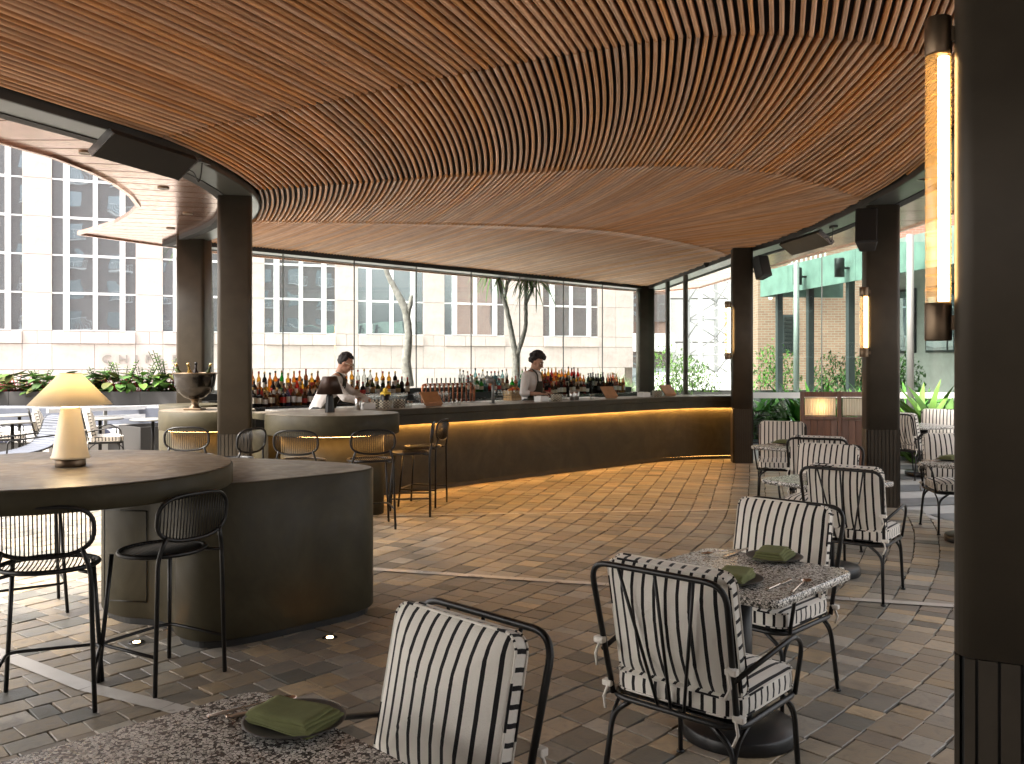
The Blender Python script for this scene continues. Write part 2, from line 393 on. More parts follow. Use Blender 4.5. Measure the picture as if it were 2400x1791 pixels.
def mk_brick(name, a, b_, mortar, sc=1.0):
    m, t, b = mat(name); v = coords(t, 'Object', (1,1,1))
    sp = N(t, 'ShaderNodeSeparateXYZ'); t.links.new(v, sp.inputs[0]); cb = N(t, 'ShaderNodeCombineXYZ')
    t.links.new(math_(t, 'ADD', sp.outputs[0], sp.outputs[1]), cb.inputs[0]); t.links.new(sp.outputs[2], cb.inputs[1])
    br = N(t, 'ShaderNodeTexBrick', Scale=sc); br.inputs['Brick Width'].default_value = .24; br.inputs['Row Height'].default_value = .086; br.inputs['Mortar Size'].default_value = .008
    br.inputs['Color1'].default_value = (*a, 1); br.inputs['Color2'].default_value = (*b_, 1); br.inputs['Mortar'].default_value = (*mortar, 1)
    t.links.new(cb.outputs[0], br.inputs['Vector']); t.links.new(br.outputs['Color'], b.inputs['Base Color']); b.inputs['Roughness'].default_value = .85
    bump(t, b, br.outputs['Fac'], -.4, .01); return m
M['brick'] = mk_brick('brickwork', (.20,.095,.065), (.26,.13,.09), (.25,.205,.17))
M['brick_dark'] = mk_brick('brickwork_dark', (.14,.085,.07), (.18,.11,.09), (.16,.135,.115))
def mk_stone():
    m, t, b = mat('pink_sandstone'); v = coords(t, 'Object'); oi = N(t, 'ShaderNodeObjectInfo')
    f = noise(t, v, 3, 8, .65, .5); f2 = noise(t, v, 40, 3)
    c = ramp(t, f, [(.3, (.40,.352,.33)), (.5, (.46,.408,.384)), (.72, (.50,.447,.423))])
    hsv = N(t, 'ShaderNodeHueSaturation'); t.links.new(c, hsv.inputs['Color']); mr = N(t, 'ShaderNodeMapRange'); t.links.new(oi.outputs['Random'], mr.inputs[0])
    mr.inputs['To Min'].default_value = .93; mr.inputs['To Max'].default_value = 1.05; t.links.new(mr.outputs[0], hsv.inputs['Value'])
    t.links.new(hsv.outputs[0], b.inputs['Base Color']); b.inputs['Roughness'].default_value = .8; bump(t, b, f2, .12, .006); return m
M['stone'] = mk_stone()
M['sign_metal'] = plain('sign_metal', (.24,.225,.205), .5, .2, .05)
M['eave_back'] = plain('eave_joint', (.10,.03,.02), .7)
M['stone_back'] = plain('stone_joint', (.16,.13,.11), .9)
M['frame_white'] = plain('white_frame', (.66,.67,.68), .45, var=.03)
def mk_pane():
    m, t, b = mat('window_pane'); out = t.nodes['Material Output']; b.inputs['Base Color'].default_value = (.10,.12,.135,1); b.inputs['Roughness'].default_value = .4
    gl = N(t, 'ShaderNodeBsdfGlossy', Roughness=.015, Color=(.86,.93,.97,1)); ms = N(t, 'ShaderNodeMixShader'); fr = N(t, 'ShaderNodeFresnel', IOR=1.5)
    v = coords(t, 'Object'); nn = N(t, 'ShaderNodeBump', Strength=.25, Distance=.02); t.links.new(noise(t, v, .9, 1), nn.inputs['Height']); t.links.new(nn.outputs[0], gl.inputs['Normal'])
    t.links.new(math_(t, 'ADD', fr.outputs[0], .34), ms.inputs[0]); t.links.new(b.outputs[0], ms.inputs[1]); t.links.new(gl.outputs[0], ms.inputs[2]); t.links.new(ms.outputs[0], out.inputs[0]); return m
M['pane'] = mk_pane()
M['patina'] = plain('copper_patina', (.11,.165,.14), .7, var=.22, scale=2.5)
M['post_grey'] = plain('post_grey', (.20,.20,.19), .45, .3, .06)
M['interior_dark'] = plain('interior_dark', (.03,.032,.034), .5)
M['white_steel'] = plain('white_sheeting', (.78,.79,.80), .5, var=.04); M['crane'] = plain('white_crane_paint', (.42,.43,.44), .5, var=.06)
# ================================================================ THE SETTING
def hermite(xs, ys, x):
    xs = np.asarray(xs, float); ys = np.asarray(ys, float); n = len(xs)
    i = int(min(max(np.searchsorted(xs, x) - 1, 0), n - 2)); h = xs[i+1] - xs[i]; t = (x - xs[i]) / h
    def tan(k):
        if k == 0: return (ys[1]-ys[0])/(xs[1]-xs[0])
        if k == n-1: return (ys[-1]-ys[-2])/(xs[-1]-xs[-2])
        return (ys[k+1]-ys[k-1])/(xs[k+1]-xs[k-1])
    a, b = tan(i)*h, tan(i+1)*h
    return (2*t**3-3*t*t+1)*ys[i] + (t**3-2*t*t+t)*a + (-2*t**3+3*t*t)*ys[i+1] + (t**3-t*t)*b
# ---- plan outline of the timber ceiling field (anticlockwise), its unseen end behind the camera lengthened to block light
WALL0, WALL1 = Vector((-4.95, 14.10)), Vector((3.37, 22.75))      # the glass wall behind the bar
WD = (WALL1 - WALL0).normalized(); WN = Vector((-WD.y, WD.x))      # its direction, its outward normal
left_edge = smooth_open([(-5.6,-9),(-5.55,-3),(-5.45,0),(-4.95,2.5),(-4.25,4.4),(-3.55,6.14),(-2.93,7.65),(-2.83,8.4),(-2.80,9.2),(-2.84,9.9),(-2.98,10.58),(-3.2,11.2),(-3.55,12.0),(-4.0,12.75),(-4.6,13.6)], 4)
right_edge = smooth_open([(3.45,22.6),(3.66,19.2),(3.87,15.9),(4.14,13.6),(4.17,12.0),(4.11,10.4),(3.87,8.3),(3.3,6.5),(2.62,4.8),(1.85,3.0),(1.7,1.0),(2.6,-3),(4.5,-9)], 4)
W = (left_edge + [tuple(WALL0), tuple(WALL1)] + right_edge)[::-1]

# ---- ground: one sheet to the horizon, then terrace and grout bed
g = MB(); g.add([(-400,-300,-.05),(400,-300,-.05),(400,600,-.05),(-400,600,-.05)], [(0,1,2,3)])
struct(g.build('ground', M['terrace_light']))
INNER = [(-9.5,-9),(5.0,-9),(5.2,3),(4.9,6),(4.62,8.6),(4.5,10.4),(4.45,14),(3.9,16),(3.6,23.2),(-5.2,14.4),(-6.4,15.9),(-9.5,16.6)]
fl = struct(MB().prism(INNER, -.06, -.012).build('floor', M['grout']))
# striped stone paving outside on the right
st = MB(); 
for k in range(14):
    y = 4.0 + k*1.1
    st.add([(4.66,y,-.012),(12,y+1.4,-.012),(12,y+1.95,-.012),(4.66,y+.55,-.012)], [(0,1,2,3)])
struct(st.build('paving_bands', M['terrace_dark']))
st = MB(); st.add([(4.3,3,-.02),(14,3,-.02),(14,21,-.02),(3.6,21,-.02)], [(0,1,2,3)]); struct(st.build('side_paving', M['terrace_light']))

# ---- slate pavers laid in gently turning courses
def course_x(y):        # integral of the courses' lean
    ys = [-3,2,4,6,9,12,17,24]; sl_ = [1.1,1.05,.95,.68,.36,.24,.30,.3]; x = 0; p = -3.0
    acc = [0]
    for i in range(len(ys)-1): acc.append(acc[-1] + (ys[i+1]-ys[i])*(sl_[i]+sl_[i+1])/2)
    return hermite(ys, acc, y)
CX = {k: course_x(k*.02) for k in range(-160, 1240)}
def cxx(y): 
    k = y/.02; i = math.floor(k); i = max(-160, min(1238, i)); return CX[i] + (CX[i+1]-CX[i])*(k-i)
BASES = [(0.29,0.246,0.189),(0.246,0.211,0.163),(0.334,0.277,0.207),(0.202,0.189,0.163),(0.273,0.224,0.163),(0.378,0.295,0.194),(0.145,0.141,0.123),(0.317,0.29,0.246),(0.246,0.207,0.163),(0.22,0.198,0.167)]
def seen(x, y, m=1100):
    if y < 1.0: return False
    px, py = 1200+F*x/y, HZ+F*CH/y; return -m < px < 2400+m and py < 1791+m
pav = []
cw, gap = .178, .008
prng = random.Random(3)
c0 = -30.0
while c0 < 12:
    w = cw*prng.uniform(.92,1.08)/.80
    y = -2.0 + prng.uniform(0,.3)
    while y < 17.5:
        L = prng.choice([.11,.13,.15,.17,.18,.20,.23])*prng.uniform(.92,1.08)
        slope = (cxx(y+.05)-cxx(y))/.05; ca = 1/math.hypot(1, slope); dy = L*ca
        xa = c0 + cxx(y) ; xm = xa + w/2
        if inside((xm, y+dy/2), INNER) and seen(xm, y+dy/2):
            pav.append((xa, y, xa+w, y+dy, slope, ca))
        y += dy
    c0 += w
def paver_geo(mb, p):
    xa, ya, xb, yb, slope, ca = p; w = xb-xa; g2 = gap/2
    gx = g2/ca*1.1; x2 = xa + (cxx(yb)-cxx(ya)); b = .004
    # end joints run square across the course
    sk = -w*slope*ca*ca; c_ = xa-cxx(ya)
    j = lambda: prng.uniform(-.0055,.0055)
    P = [(xa+gx+j(), ya+g2+j()), (c_+w+cxx(ya+sk)-gx+j(), ya+g2+sk+j()), (c_+w+cxx(yb+sk)-gx+j(), yb-g2+sk+j()), (x2+gx+j(), yb-g2+j())]
    cx_, cy_ = sum(q[0] for q in P)/4, sum(q[1] for q in P)/4
    z = prng.uniform(-.0015,.0025); tx, ty = prng.uniform(-.008,.008), prng.uniform(-.008,.008)
    bc = prng.choice(BASES); k = prng.uniform(.8,1.2); c = (bc[0]*k, bc[1]*k, bc[2]*k, 1)
    lo = [(x,y_,-.0119) for x,y_ in P]; mid = [(x,y_,z-.0025+(x-cx_)*tx+(y_-cy_)*ty) for x,y_ in P]
    top = [(x+(cx_-x)*b*9, y_+(cy_-y_)*b*9, z+(x-cx_)*tx+(y_-cy_)*ty) for x,y_ in P]
    fs = [(8,9,10,11)] + [(i,(i+1)%4,(i+1)%4+4,i+4) for i in range(4)] + [(i+4,(i+1)%4+4,(i+1)%4+8,i+8) for i in range(4)]
    mb.add(lo+mid+top, fs, False, c)
pav.sort(key=lambda p: (not (-40 < 1200+F*(p[0]+p[2])/2/p[1] < 2280 and HZ+F*CH/p[1] < 1830), math.hypot((p[0]+p[2])/2, p[1])))
rest = MB()
for i, p in enumerate(pav):
    if i < 290:
        m = MB(); paver_geo(m, p); m.build('paver', M['paver'], fl)
    else: paver_geo(rest, p)
stuff(rest.build('paver_field', M['paver'], fl))
# inlaid pale strips
def strip(pts, w=.085):
    m = MB(); P = [Vector(p) for p in pts]; L = sum((P[i+1]-P[i]).length for i in range(len(P)-1))
    for i in range(len(P)-1):
        d = (P[i+1]-P[i]); n_ = max(1, round(d.length/.6)); u = d.normalized(); v = Vector((-u.y,u.x))*w/2
        for k in range(n_):
            a, b = P[i]+d*(k/n_)+u*.002, P[i]+d*((k+1)/n_)-u*.002
            m.add([(*(a-v),.0068),(*(b-v),.0068),(*(b+v),.0068),(*(a+v),.0068)], [(0,1,2,3)])
    return struct(m.build('inlay_strip', M['strip']))
strip([(-5.0,6.6),(-2.86,5.14),(-2.2,4.67),(-1.69,4.41),(-.9,3.95),(.2,3.3)], .10)
strip([(-1.6,7.44),(-1.14,7.32),(.71,6.82),(2.4,6.4),(3.05,6.22),(4.6,5.85)])
strip([(-1.6,9.8),(-1.15,9.86),(.62,10.02),(2.6,10.25),(3.9,10.4)], .06)

# ---- ceiling: black backing, timber slats, soffit ring, copper eaves, roof
bk = MB().prism(W, 3.612, 3.70).build('ceiling', M['black']); struct(bk)
Gd = {0: [(0,-4.6,2.6),(.6,-3.38,5.94),(1,-2.75,7.41),(1.3,-2.65,8.05),(2,-2.66,9.55),(2.35,-2.81,10.24),(2.6,-2.98,10.8),(3,-3.29,11.69),(3.3,-3.51,12.14),(4,-4.75,13.66)],
 26: [(0,-2.75,2.6),(.55,-1.88,4.5),(.7,-1.46,5.13),(1,-1.11,6.26),(1.25,-1.03,6.9),(1.5,-1.0,7.6),(1.75,-.99,8.28),(2,-1.025,9.0),(2.2,-1.13,9.53),(2.5,-1.34,10.27),(2.8,-1.67,11.22),(3,-1.88,11.83),(3.5,-2.75,13.3),(4,-3.72,14.74)],
 52: [(0,-.95,2.6),(.75,0,4.69),(1,.203,5.38),(1.15,.26,5.8),(1.3,.327,6.25),(1.45,.376,6.7),(1.7,.411,7.54),(2,.406,8.58),(2.18,.327,9.09),(2.33,.214,9.6),(2.55,0,10.33),(3,-.51,11.99),(3.5,-1.5,13.95),(4,-2.64,15.9)],
 76: [(0,.5,2.6),(.8,1.146,4.5),(1,1.295,4.95),(1.25,1.425,5.8),(1.6,1.545,6.97),(2,1.564,8.36),(2.18,1.475,8.95),(2.4,1.313,9.74),(2.75,1.0,11.1),(3,.52,12.2),(3.5,-.55,14.5),(4,-1.78,16.8)],
 96: [(0,1.5,2.6),(.7,2.19,4.5),(1,2.457,5.29),(1.36,2.57,6.54),(1.6,2.60,7.29),(2,2.667,8.755),(2.35,2.39,10.0),(2.75,1.85,11.5),(3,1.30,12.46),(3.5,.12,15.0),(4,-1.09,17.5)],
 112: [(0,2.6,4.0),(1,3.25,6.3),(1.5,3.62,8.0),(2,3.94,10.03),(2.5,3.1,11.5),(3,1.90,12.92),(3.5,.75,15.6),(4,-.4,18.22)],
 128: [(0,3.4,5.0),(1,4.1,7.4),(2,4.75,11.2),(2.5,3.9,12.4),(3,2.66,13.7),(3.5,1.5,16.3),(4,.27,18.95)],
 142: [(0,4.0,6.0),(1,4.8,8.4),(2,5.4,12.5),(2.5,4.6,13.8),(3,3.61,15.08),(3.5,2.6,17.5),(4,1.457,20.2)],
 170: [(0,5.0,8.0),(1,6.0,10.5),(2,6.3,15.0),(3,4.95,18.0),(4,3.2,22.4)]}
KS = sorted(Gd); NV = 61
def guide(pts):
    "even spacing between the joints, then gentle smoothing"
    v = [q[0] for q in pts]; fine = np.linspace(0, 4, 401)
    X = np.array([hermite(v, [q[1] for q in pts], t) for t in fine]); Y = np.array([hermite(v, [q[2] for q in pts], t) for t in fine])
    ox, oy = [], []
    for s in range(4):
        a, b = s*100, s*100+101; d = np.r_[0, np.cumsum(np.hypot(np.diff(X[a:b]), np.diff(Y[a:b])))]; g_ = np.linspace(0, d[-1], 16)
        ox += list(np.interp(g_, d, X[a:b]))[:15 if s < 3 else 16]; oy += list(np.interp(g_, d, Y[a:b]))[:15 if s < 3 else 16]
    ox, oy = np.array(ox), np.array(oy); fixed = np.zeros(61, bool); fixed[[0,60]] = True
    for it in range(40):
        nx_ = ox.copy(); ny_ = oy.copy()
        nx_[1:-1] = ox[1:-1]*.5 + (ox[:-2]+ox[2:])*.25; ny_[1:-1] = oy[1:-1]*.5 + (oy[:-2]+oy[2:])*.25
        k = np.full(61, 1.0); k[[15,30,45]] = .12 if it < 34 else 0; k[[0,60]] = 0
        ox = ox+(nx_-ox)*k; oy = oy+(ny_-oy)*k
    return ox, oy
gg = [guide(Gd[k]) for k in KS]
GX = np.array([q[0] for q in gg])*1.033; GY = np.array([q[1] for q in gg])*1.033
Wf = offset(W, -.015)
srng = random.Random(11)
segs = []
for k in range(0, 170):
    X = [hermite(KS, GX[:, i], k) for i in range(NV)]; Y = [hermite(KS, GY[:, i], k) for i in range(NV)]
    for s in range(4):
        pts = [(X[i], Y[i]) for i in range(s*15, s*15+16)]
        run = []; runs = []
        dense = []
        for a, b in zip(pts, pts[1:]): dense += [(a[0]+(b[0]-a[0])*t/3, a[1]+(b[1]-a[1])*t/3) for t in range(3)]
        dense.append(pts[-1])
        for p in dense:
            if inside(p, Wf): run.append(p)
            elif run: runs.append(run); run = []
        if run: runs.append(run)
        for r_ in runs:
            if len(r_) >= 3 and max(p[1] for p in r_) > 2.2:
                q = r_[::3] + ([r_[-1]] if (len(r_)-1) % 3 else []); segs.append(q)
PROF = [(-.0128,.050),(-.0128,.013),(-.009,.0038),(0,0),(.009,.0038),(.0128,.013),(.0128,.050)]
def slat_geo(mb, q, z):
    n = len(q); P = [Vector(p) for p in q]; L = [0]
    for i in range(1, n): L.append(L[-1]+(P[i]-P[i-1]).length)
    if L[-1] < .06: return
    P[0] = P[0]+(P[1]-P[0]).normalized()*.004; P[-1] = P[-1]+(P[-2]-P[-1]).normalized()*.004
    cv = srng.random(); c = (cv, cv, cv, 1); vsx = []; r0 = srng.uniform(0, 50)
    for i in range(n):
        d = (P[min(i+1,n-1)]-P[max(i-1,0)]).normalized(); nn = Vector((d.y,-d.x))
        for (u, h) in PROF: vsx.append((P[i].x+nn.x*u, P[i].y+nn.y*u, z+h))
    m = len(PROF); fs = []
    for i in range(n-1):
        for j in range(m-1): fs.append((i*m+j, i*m+j+1, (i+1)*m+j+1, (i+1)*m+j))
    n0 = len(mb.v)
    mb.add(vsx, fs, True, c)
    for i in range(n):
        for j in range(m): mb.uv[n0+i*m+j] = (r0+L[i], r0*3+PROF[j][0]*1.0+j*.012)
    for base in (0, (n-1)*m):
        idx = [n0+base+j for j in range(m)]; mb.f.append(tuple(idx if base == 0 else idx[::-1])); mb.sm.append(False); mb.c.append(c)
def near_size(q):
    p = q[len(q)//2]; L = sum(math.hypot(q[i+1][0]-q[i][0], q[i+1][1]-q[i][1]) for i in range(len(q)-1))
    px = 1200+F*p[0]/p[1]; py = HZ-F*1.86/p[1]
    return (L/p[1]**2)*(1 if -100 < px < 2500 and py > -150 else .15)
segs.sort(key=near_size, reverse=True)
rest = MB()
for i, q in enumerate(segs):
    z = 3.56 + srng.uniform(-.0015,.0015)
    if i < 295:
        m = MB(); slat_geo(m, q, z)
        if m.f: m.build('timber_slat', M['slat'], bk)
    else: slat_geo(rest, q, z)
stuff(rest.build('timber_slats_far', M['slat'], bk))
def ring(mb, A, B, z0, z1):
    n = len(A)
    for i in range(n):
        j = (i+1) % n
        mb.add([(*A[i],z0),(*A[j],z0),(*B[j],z0),(*B[i],z0),(*A[i],z1),(*A[j],z1),(*B[j],z1),(*B[i],z1)], [(0,3,2,1),(0,1,5,4),(2,3,7,6),(4,5,6,7)])
R1, R2 = offset(W, .30), offset(W, .42)
m = MB(); ring(m, W, R1, 3.50, 3.70); struct(m.build('soffit', M['soffit']))
m = MB(); ring(m, R1, R2, 3.492, 3.70); struct(m.build('blind_track', M['black']))
m = MB(); ring(m, offset(W,-.012), offset(W,-.001), 3.503, 3.611); struct(m.build('shadow_trim', M['dark_trim']))
# copper eaves: pairs (inner, outer) round the pavilion
PAIR = [((-6.02,-9),(-7.4,-9)),((-5.98,-3),(-7.4,-3)),((-5.75,.5),(-7.1,.8)),((-5.3,2.4),(-6.3,2.9)),((-4.6,4.55),(-5.4,4.9)),((-3.92,6.28),(-4.72,6.5)),((-3.39,7.6),(-4.32,7.6)),((-3.27,8.3),(-4.15,8.15)),((-3.25,9.0),(-4.10,8.8)),((-3.27,9.7),(-4.13,9.4)),((-3.36,10.4),(-4.25,10.1)),((-3.54,11.0),(-4.45,10.8)),((-3.82,11.7),(-4.8,11.4)),((-4.2,12.4),(-5.3,12.1)),((-4.6,13.0),(-5.85,12.7)),((-5.05,13.55),(-6.3,13.15))]
sub = []
for a, b in zip(PAIR, PAIR[1:]):
    n_ = 2 if a[0][1] > 5 else 3
    for k in range(n_): t = k/n_; sub.append(tuple((x[0]+(y[0]-x[0])*t, x[1]+(y[1]-x[1])*t) for x, y in zip(a, b)))
sub = [PAIR[-1] if i == len(sub) else s for i, s in enumerate(sub+[None])]
NB = 15
for k in range(NB+1):
    p = WALL0 + (WALL1-WALL0)*(k/NB); i_ = p + WN*.06 + (Vector((-.28,-.25)) if k == 0 else Vector((0,0))); o_ = p + WN*(1.02 if k else .9); 
    if k == 0: o_ = Vector((-6.32,13.2))
    sub.append((tuple(i_), tuple(o_)))
re = right_edge[::2]
ro = offset(W, .43); 
idx = [len(W)-1-(len(left_edge)+2+i) for i in range(0, len(right_edge), 2)]
ro2 = offset(W, 1.35)
sub.append((tuple(WALL1+WN*.06+Vector((.3,.2))), tuple(WALL1+WN*1.0+Vector((1.2,.9)))))
for i in idx: sub.append((ro[i], ro2[i]))
eave = struct(empty('copper_eaves'))
for i in range(len(sub)-1):
    (a, b), (c, d) = sub[i], sub[i+1]
    a, b, c, d = map(Vector, (a, b, c, d)); e = (c-a).normalized()*.012 if (c-a).length > .01 else Vector((0,0)); f_ = (d-b).normalized()*.012
    m = MB(); z = 3.56
    P = [a+e, b+f_, d-f_, c-e]
    m.add([(p.x,p.y,z) for p in P]+[(p.x,p.y,z+.02) for p in P], [(0,3,2,1),(4,5,6,7),(0,1,5,4),(1,2,6,5),(2,3,7,6),(3,0,4,7)])
    m.build('copper_panel', M['copper'], eave)
m = MB()
for i in range(len(sub)-1):
    b, d = Vector(sub[i][1]), Vector(sub[i+1][1]); e = (d-b)
    if e.length < .01: continue
    nn = Vector((-e.y, e.x)).normalized()*.045
    m.add([(b.x,b.y,3.535),(d.x,d.y,3.535),(d.x,d.y,3.585),(b.x,b.y,3.585),(b.x+nn.x,b.y+nn.y,3.535),(d.x+nn.x,d.y+nn.y,3.535),(d.x+nn.x,d.y+nn.y,3.585),(b.x+nn.x,b.y+nn.y,3.585)], [(0,1,2,3),(5,4,7,6),(0,4,5,1),(3,2,6,7)])
m.build('eave_edge', M['copper'], eave)
m = MB()
for i in range(len(sub)-1):
    (a, b), (c, d) = sub[i], sub[i+1]; m.add([(*a,3.584),(*b,3.584),(*d,3.584),(*c,3.584)], [(0,3,2,1)])
m.build('eave_backing', M['eave_back'], eave)
OUT = [s[1] for s in sub]
m = MB(); m.prism(offset(W, .40), 3.705, 3.95); struct(m.build('roof', M['roof']))  # unseen run behind the camera added to keep light out
for (px, py) in ((201,357),(383,440),(440,500),(400,535)):
    Y = F*1.86/(HZ-py); x = (px-1200)*Y/F
    o = thing('recessed_downlight', 'small round downlight set in the pink copper eave panels', 'downlight', (x,Y,3.55), group='downlights in the copper eaves')
    MB().lathe([(.045,0),(.06,-.004),(.062,.012)],20).build('trim_ring', M['brass'], o); MB().lathe([(.001,.004),(.044,.004)],20).build('lens', M['ivory_paper'], o)

# ---- columns
def column(x, y, label, w=.36, d=.36, ztop=3.56, flute=.9, rz=0.0):
    t = thing('column', label, 'column', (x,y,0), rz, 'rounded olive columns carrying the soffit')
    m = MB(); m.prism(rrect(w,d,.05,5), flute, ztop, 0, True); m.build('shaft', M['column'], t)
    # fluted lower part: flat ribs with narrow grooves
    m = MB(); m.prism(rrect(w-.02,d-.02,.045,5), 0.0, flute); m.build('core', M['dark_trim'], t)
    nr = 9; rw = w/nr; ribs = MB()
    for s in range(4):
        rot = Matrix.Rotation(R(90*s), 4, 'Z'); hw = (w if s % 2 == 0 else d)/2; hd = (d if s % 2 == 0 else w)/2
        for k in range(nr):
            xa = -hw + k*2*hw/nr + .004; xb = -hw + (k+1)*2*hw/nr - .004
            if k == 0: xa += .02
            if k == nr-1: xb -= .02
            ribs.box(xa, xb, -hd, -hd+.012, .004, flute-.003, rot)
    ribs.build('fluted_cladding', M['column'], t); return t
column(-3.06, 9.95, 'olive column beside the round-ended counter and its bar stools', .36, .30, rz=R(14))
column(-4.78, 13.55, 'olive column behind the silver wine bowl', .42, .40)
column(4.33, 10.58, 'olive column between the striped chairs and the side terrace', .37, .37, rz=R(-12))
column(3.84, 15.05, 'olive column at the end of the long bar', .33, .36, rz=R(-7))
column(3.38, 22.85, 'olive column at the corner where the two glass walls meet', .42, .42)
column(1.51, 2.53, 'dark column with the large glowing tube lamp', .48, .44, rz=R(-26))
# ---- glass wall behind the bar and along the right side
def wallhit(px):
    k = (px-1200)/F; # x = k*y on WALL0 + s*WD
    s = (k*WALL0.y-WALL0.x)/(WD.x-k*WD.y); return s
gw = thing('glass_wall', 'tall frameless glass wall behind the bar bottles', 'glass wall', (WALL0.x, WALL0.y, 0), math.atan2(WD.y, WD.x))
js = [.22]+[wallhit(p) for p in (663.7,830.8,976,1104.8,1218.7,1320.9,1412.4)]+[(WALL1-WALL0).length-.2]
for a, b in zip(js, js[1:]):
    MB().box(a+.006, b-.006, .0, .014, .02, 3.50).build('glass_pane', M['glass'], gw)
for a in js[1:-1]: MB().box(a-.006, a+.006, -.004, .018, .02, 3.50).build('joint', M['silicone'], gw)
MB().box(js[0], js[-1], -.03, .05, 0.0, .02).build('floor_channel', M['dark_trim'], gw)
def glass_run(name, label, a, b, ncut, ztop, mt, frame=True, band=False):
    a, b = Vector(a), Vector(b); L = (b-a).length; t = thing(name, label, 'glass wall', (a.x,a.y,0), math.atan2((b-a).y,(b-a).x))
    cuts = [L*k/ncut for k in range(ncut+1)] if isinstance(ncut, int) else [L*c for c in ncut]
    for p, q in zip(cuts, cuts[1:]): MB().box(p+.008, q-.008, 0, .014, .02, ztop).build('glass_pane', mt, t)
    for c in cuts[1:-1]: MB().box(c-(.05 if frame else .008), c+(.05 if frame else .008), -.03 if frame else -.004, .05 if frame else .018, .02, ztop).build('mullion', M['column'] if frame else M['silicone'], t)
    MB().box(0, L, -.03, .05, 0, .02).build('floor_channel', M['dark_trim'], t)
    if band: MB().box(0, L, -.006, -.002, .92, 1.04).build('safety_band', M['white'], t)
    return t
glass_run('side_glass_wall', 'glass wall with a grey mullion near the end of the bar', (3.42,22.6), (3.86,15.3), [0,.28,.50,1], 3.50, M['glass_ar'])
glass_run('glass_screen', 'green-tinted glass windbreak with a white band before the strappy plants', (4.6,18.6), (9.6,18.6), [0,.36,.60,1], 4.15, M['glass_green'], False, True)

# ---- bar
BF = smooth_open([(-2.6,10.0),(-1.6,10.92),(-.77,11.66),(.61,12.97),(2.2,14.45),(2.75,14.90),(3.25,15.15),(3.95,15.28)], 5)
def off_open(pts, d):
    out = []
    for i in range(len(pts)):
        a, b = Vector(pts[max(i-1,0)]), Vector(pts[min(i+1,len(pts)-1)]); e = (b-a).normalized(); n_ = Vector((-e.y,e.x)); p = Vector(pts[i])+n_*d; out.append((p.x,p.y))
    return out
bar = thing('bar_counter', 'long dark cement bar with glowing amber light under its lip', 'bar counter', (0,0,0))
top = BF + off_open(BF, .70)[::-1]
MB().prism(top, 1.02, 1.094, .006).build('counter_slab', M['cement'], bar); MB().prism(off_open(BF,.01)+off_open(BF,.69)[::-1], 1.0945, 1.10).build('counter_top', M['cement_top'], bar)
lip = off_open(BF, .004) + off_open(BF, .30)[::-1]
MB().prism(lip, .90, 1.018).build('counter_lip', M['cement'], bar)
base = off_open(BF, .22) + off_open(BF, .62)[::-1]
MB().prism(base, .07, .898).build('front_panel', M['cement'], bar)
MB().prism(off_open(BF, .34) + off_open(BF, .58)[::-1], 0, .068).build('plinth', M['dark_trim'], bar)
def led(parent, line, d, z, w=.012, name='light_strip', mt='led'):
    a, b = off_open(line, d), off_open(line, d+w); m = MB()
    for i in range(len(a)-1): m.add([(*a[i],z),(*a[i+1],z),(*b[i+1],z),(*b[i],z),(*a[i],z+.004),(*a[i+1],z+.004),(*b[i+1],z+.004),(*b[i],z+.004)], [(3,2,1,0),(4,5,6,7),(0,1,5,4),(2,3,7,6)])
    return m.build(name, M[mt], parent)
led(bar, BF[3:], .185, .892); led(bar, BF[3:], .25, .0655, mt='led_toe')
# round-ended counter and the drum counter
def island(label, poly, inset, cat='counter'):
    c = thing('round_counter', label, cat, (0,0,0))
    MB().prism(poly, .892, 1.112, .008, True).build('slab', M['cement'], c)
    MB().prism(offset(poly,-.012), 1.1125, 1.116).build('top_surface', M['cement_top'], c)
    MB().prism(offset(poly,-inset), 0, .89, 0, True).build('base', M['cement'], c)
    pl = offset(poly, -inset+.07); pl2 = offset(poly, -inset+.08); m = MB()
    for i in range(len(pl)):
        j = (i+1) % len(pl); m.add([(*pl[i],.884),(*pl[j],.884),(*pl2[j],.884),(*pl2[i],.884)], [(3,2,1,0)])
    m.build('light_strip', M['led2'], c); return c
pen = smooth_closed([(-2.72,9.95),(-2.6,9.66),(-2.3,9.50),(-1.95,9.45),(-1.6,9.58),(-1.32,9.85),(-1.27,10.15),(-1.42,10.42),(-1.75,10.62),(-2.25,10.62),(-2.6,10.4)], 5)
island('round-ended cement counter with the small brown lamp on it', pen, .17)
island('cement drum counter carrying the silver wine bowl', circle(-3.62,10.72,.55,48), .14)
b2 = thing('low_drum', 'plain pale cement drum behind the wine bowl counter', 'counter', (0,0,0))
MB().prism(circle(-4.18,11.75,.40,40), 0, 1.13, .008, True).build('drum', M['cement'], b2)
# middle work station, back bar
mid = off_open(BF, 1.85); mid2 = off_open(BF, 2.4)
ws = thing('work_station', 'steel-edged work bench between the bar and the bottles', 'bench', (0,0,0))
sta = mid[4:26] + mid2[4:26][::-1]
MB().prism(sta, .0, .98).build('cabinet', M['dark_trim'], ws); MB().prism(offset(sta, .015), .982, 1.02).build('bench_top', M['steel'], ws)
def bb(s, d=0.0): return Vector((-4.3+s*.703, 13.06+s*.711)) + Vector((-.711,.703))*d
bbc = thing('back_bar', 'low dark back bar carrying rows of bottles', 'back bar', (0,0,0))
LB = 10.2
MB().prism([tuple(bb(0)),tuple(bb(LB)),tuple(bb(LB,.62)),tuple(bb(0,.62))], 0, .96).build('cabinet', M['dark_trim'], bbc)
MB().prism([tuple(bb(-.01,-.02)),tuple(bb(LB+.01,-.02)),tuple(bb(LB+.01,.63)),tuple(bb(-.01,.63))], .962, .995, .004).build('bench_top', M['dark_steel'], bbc)
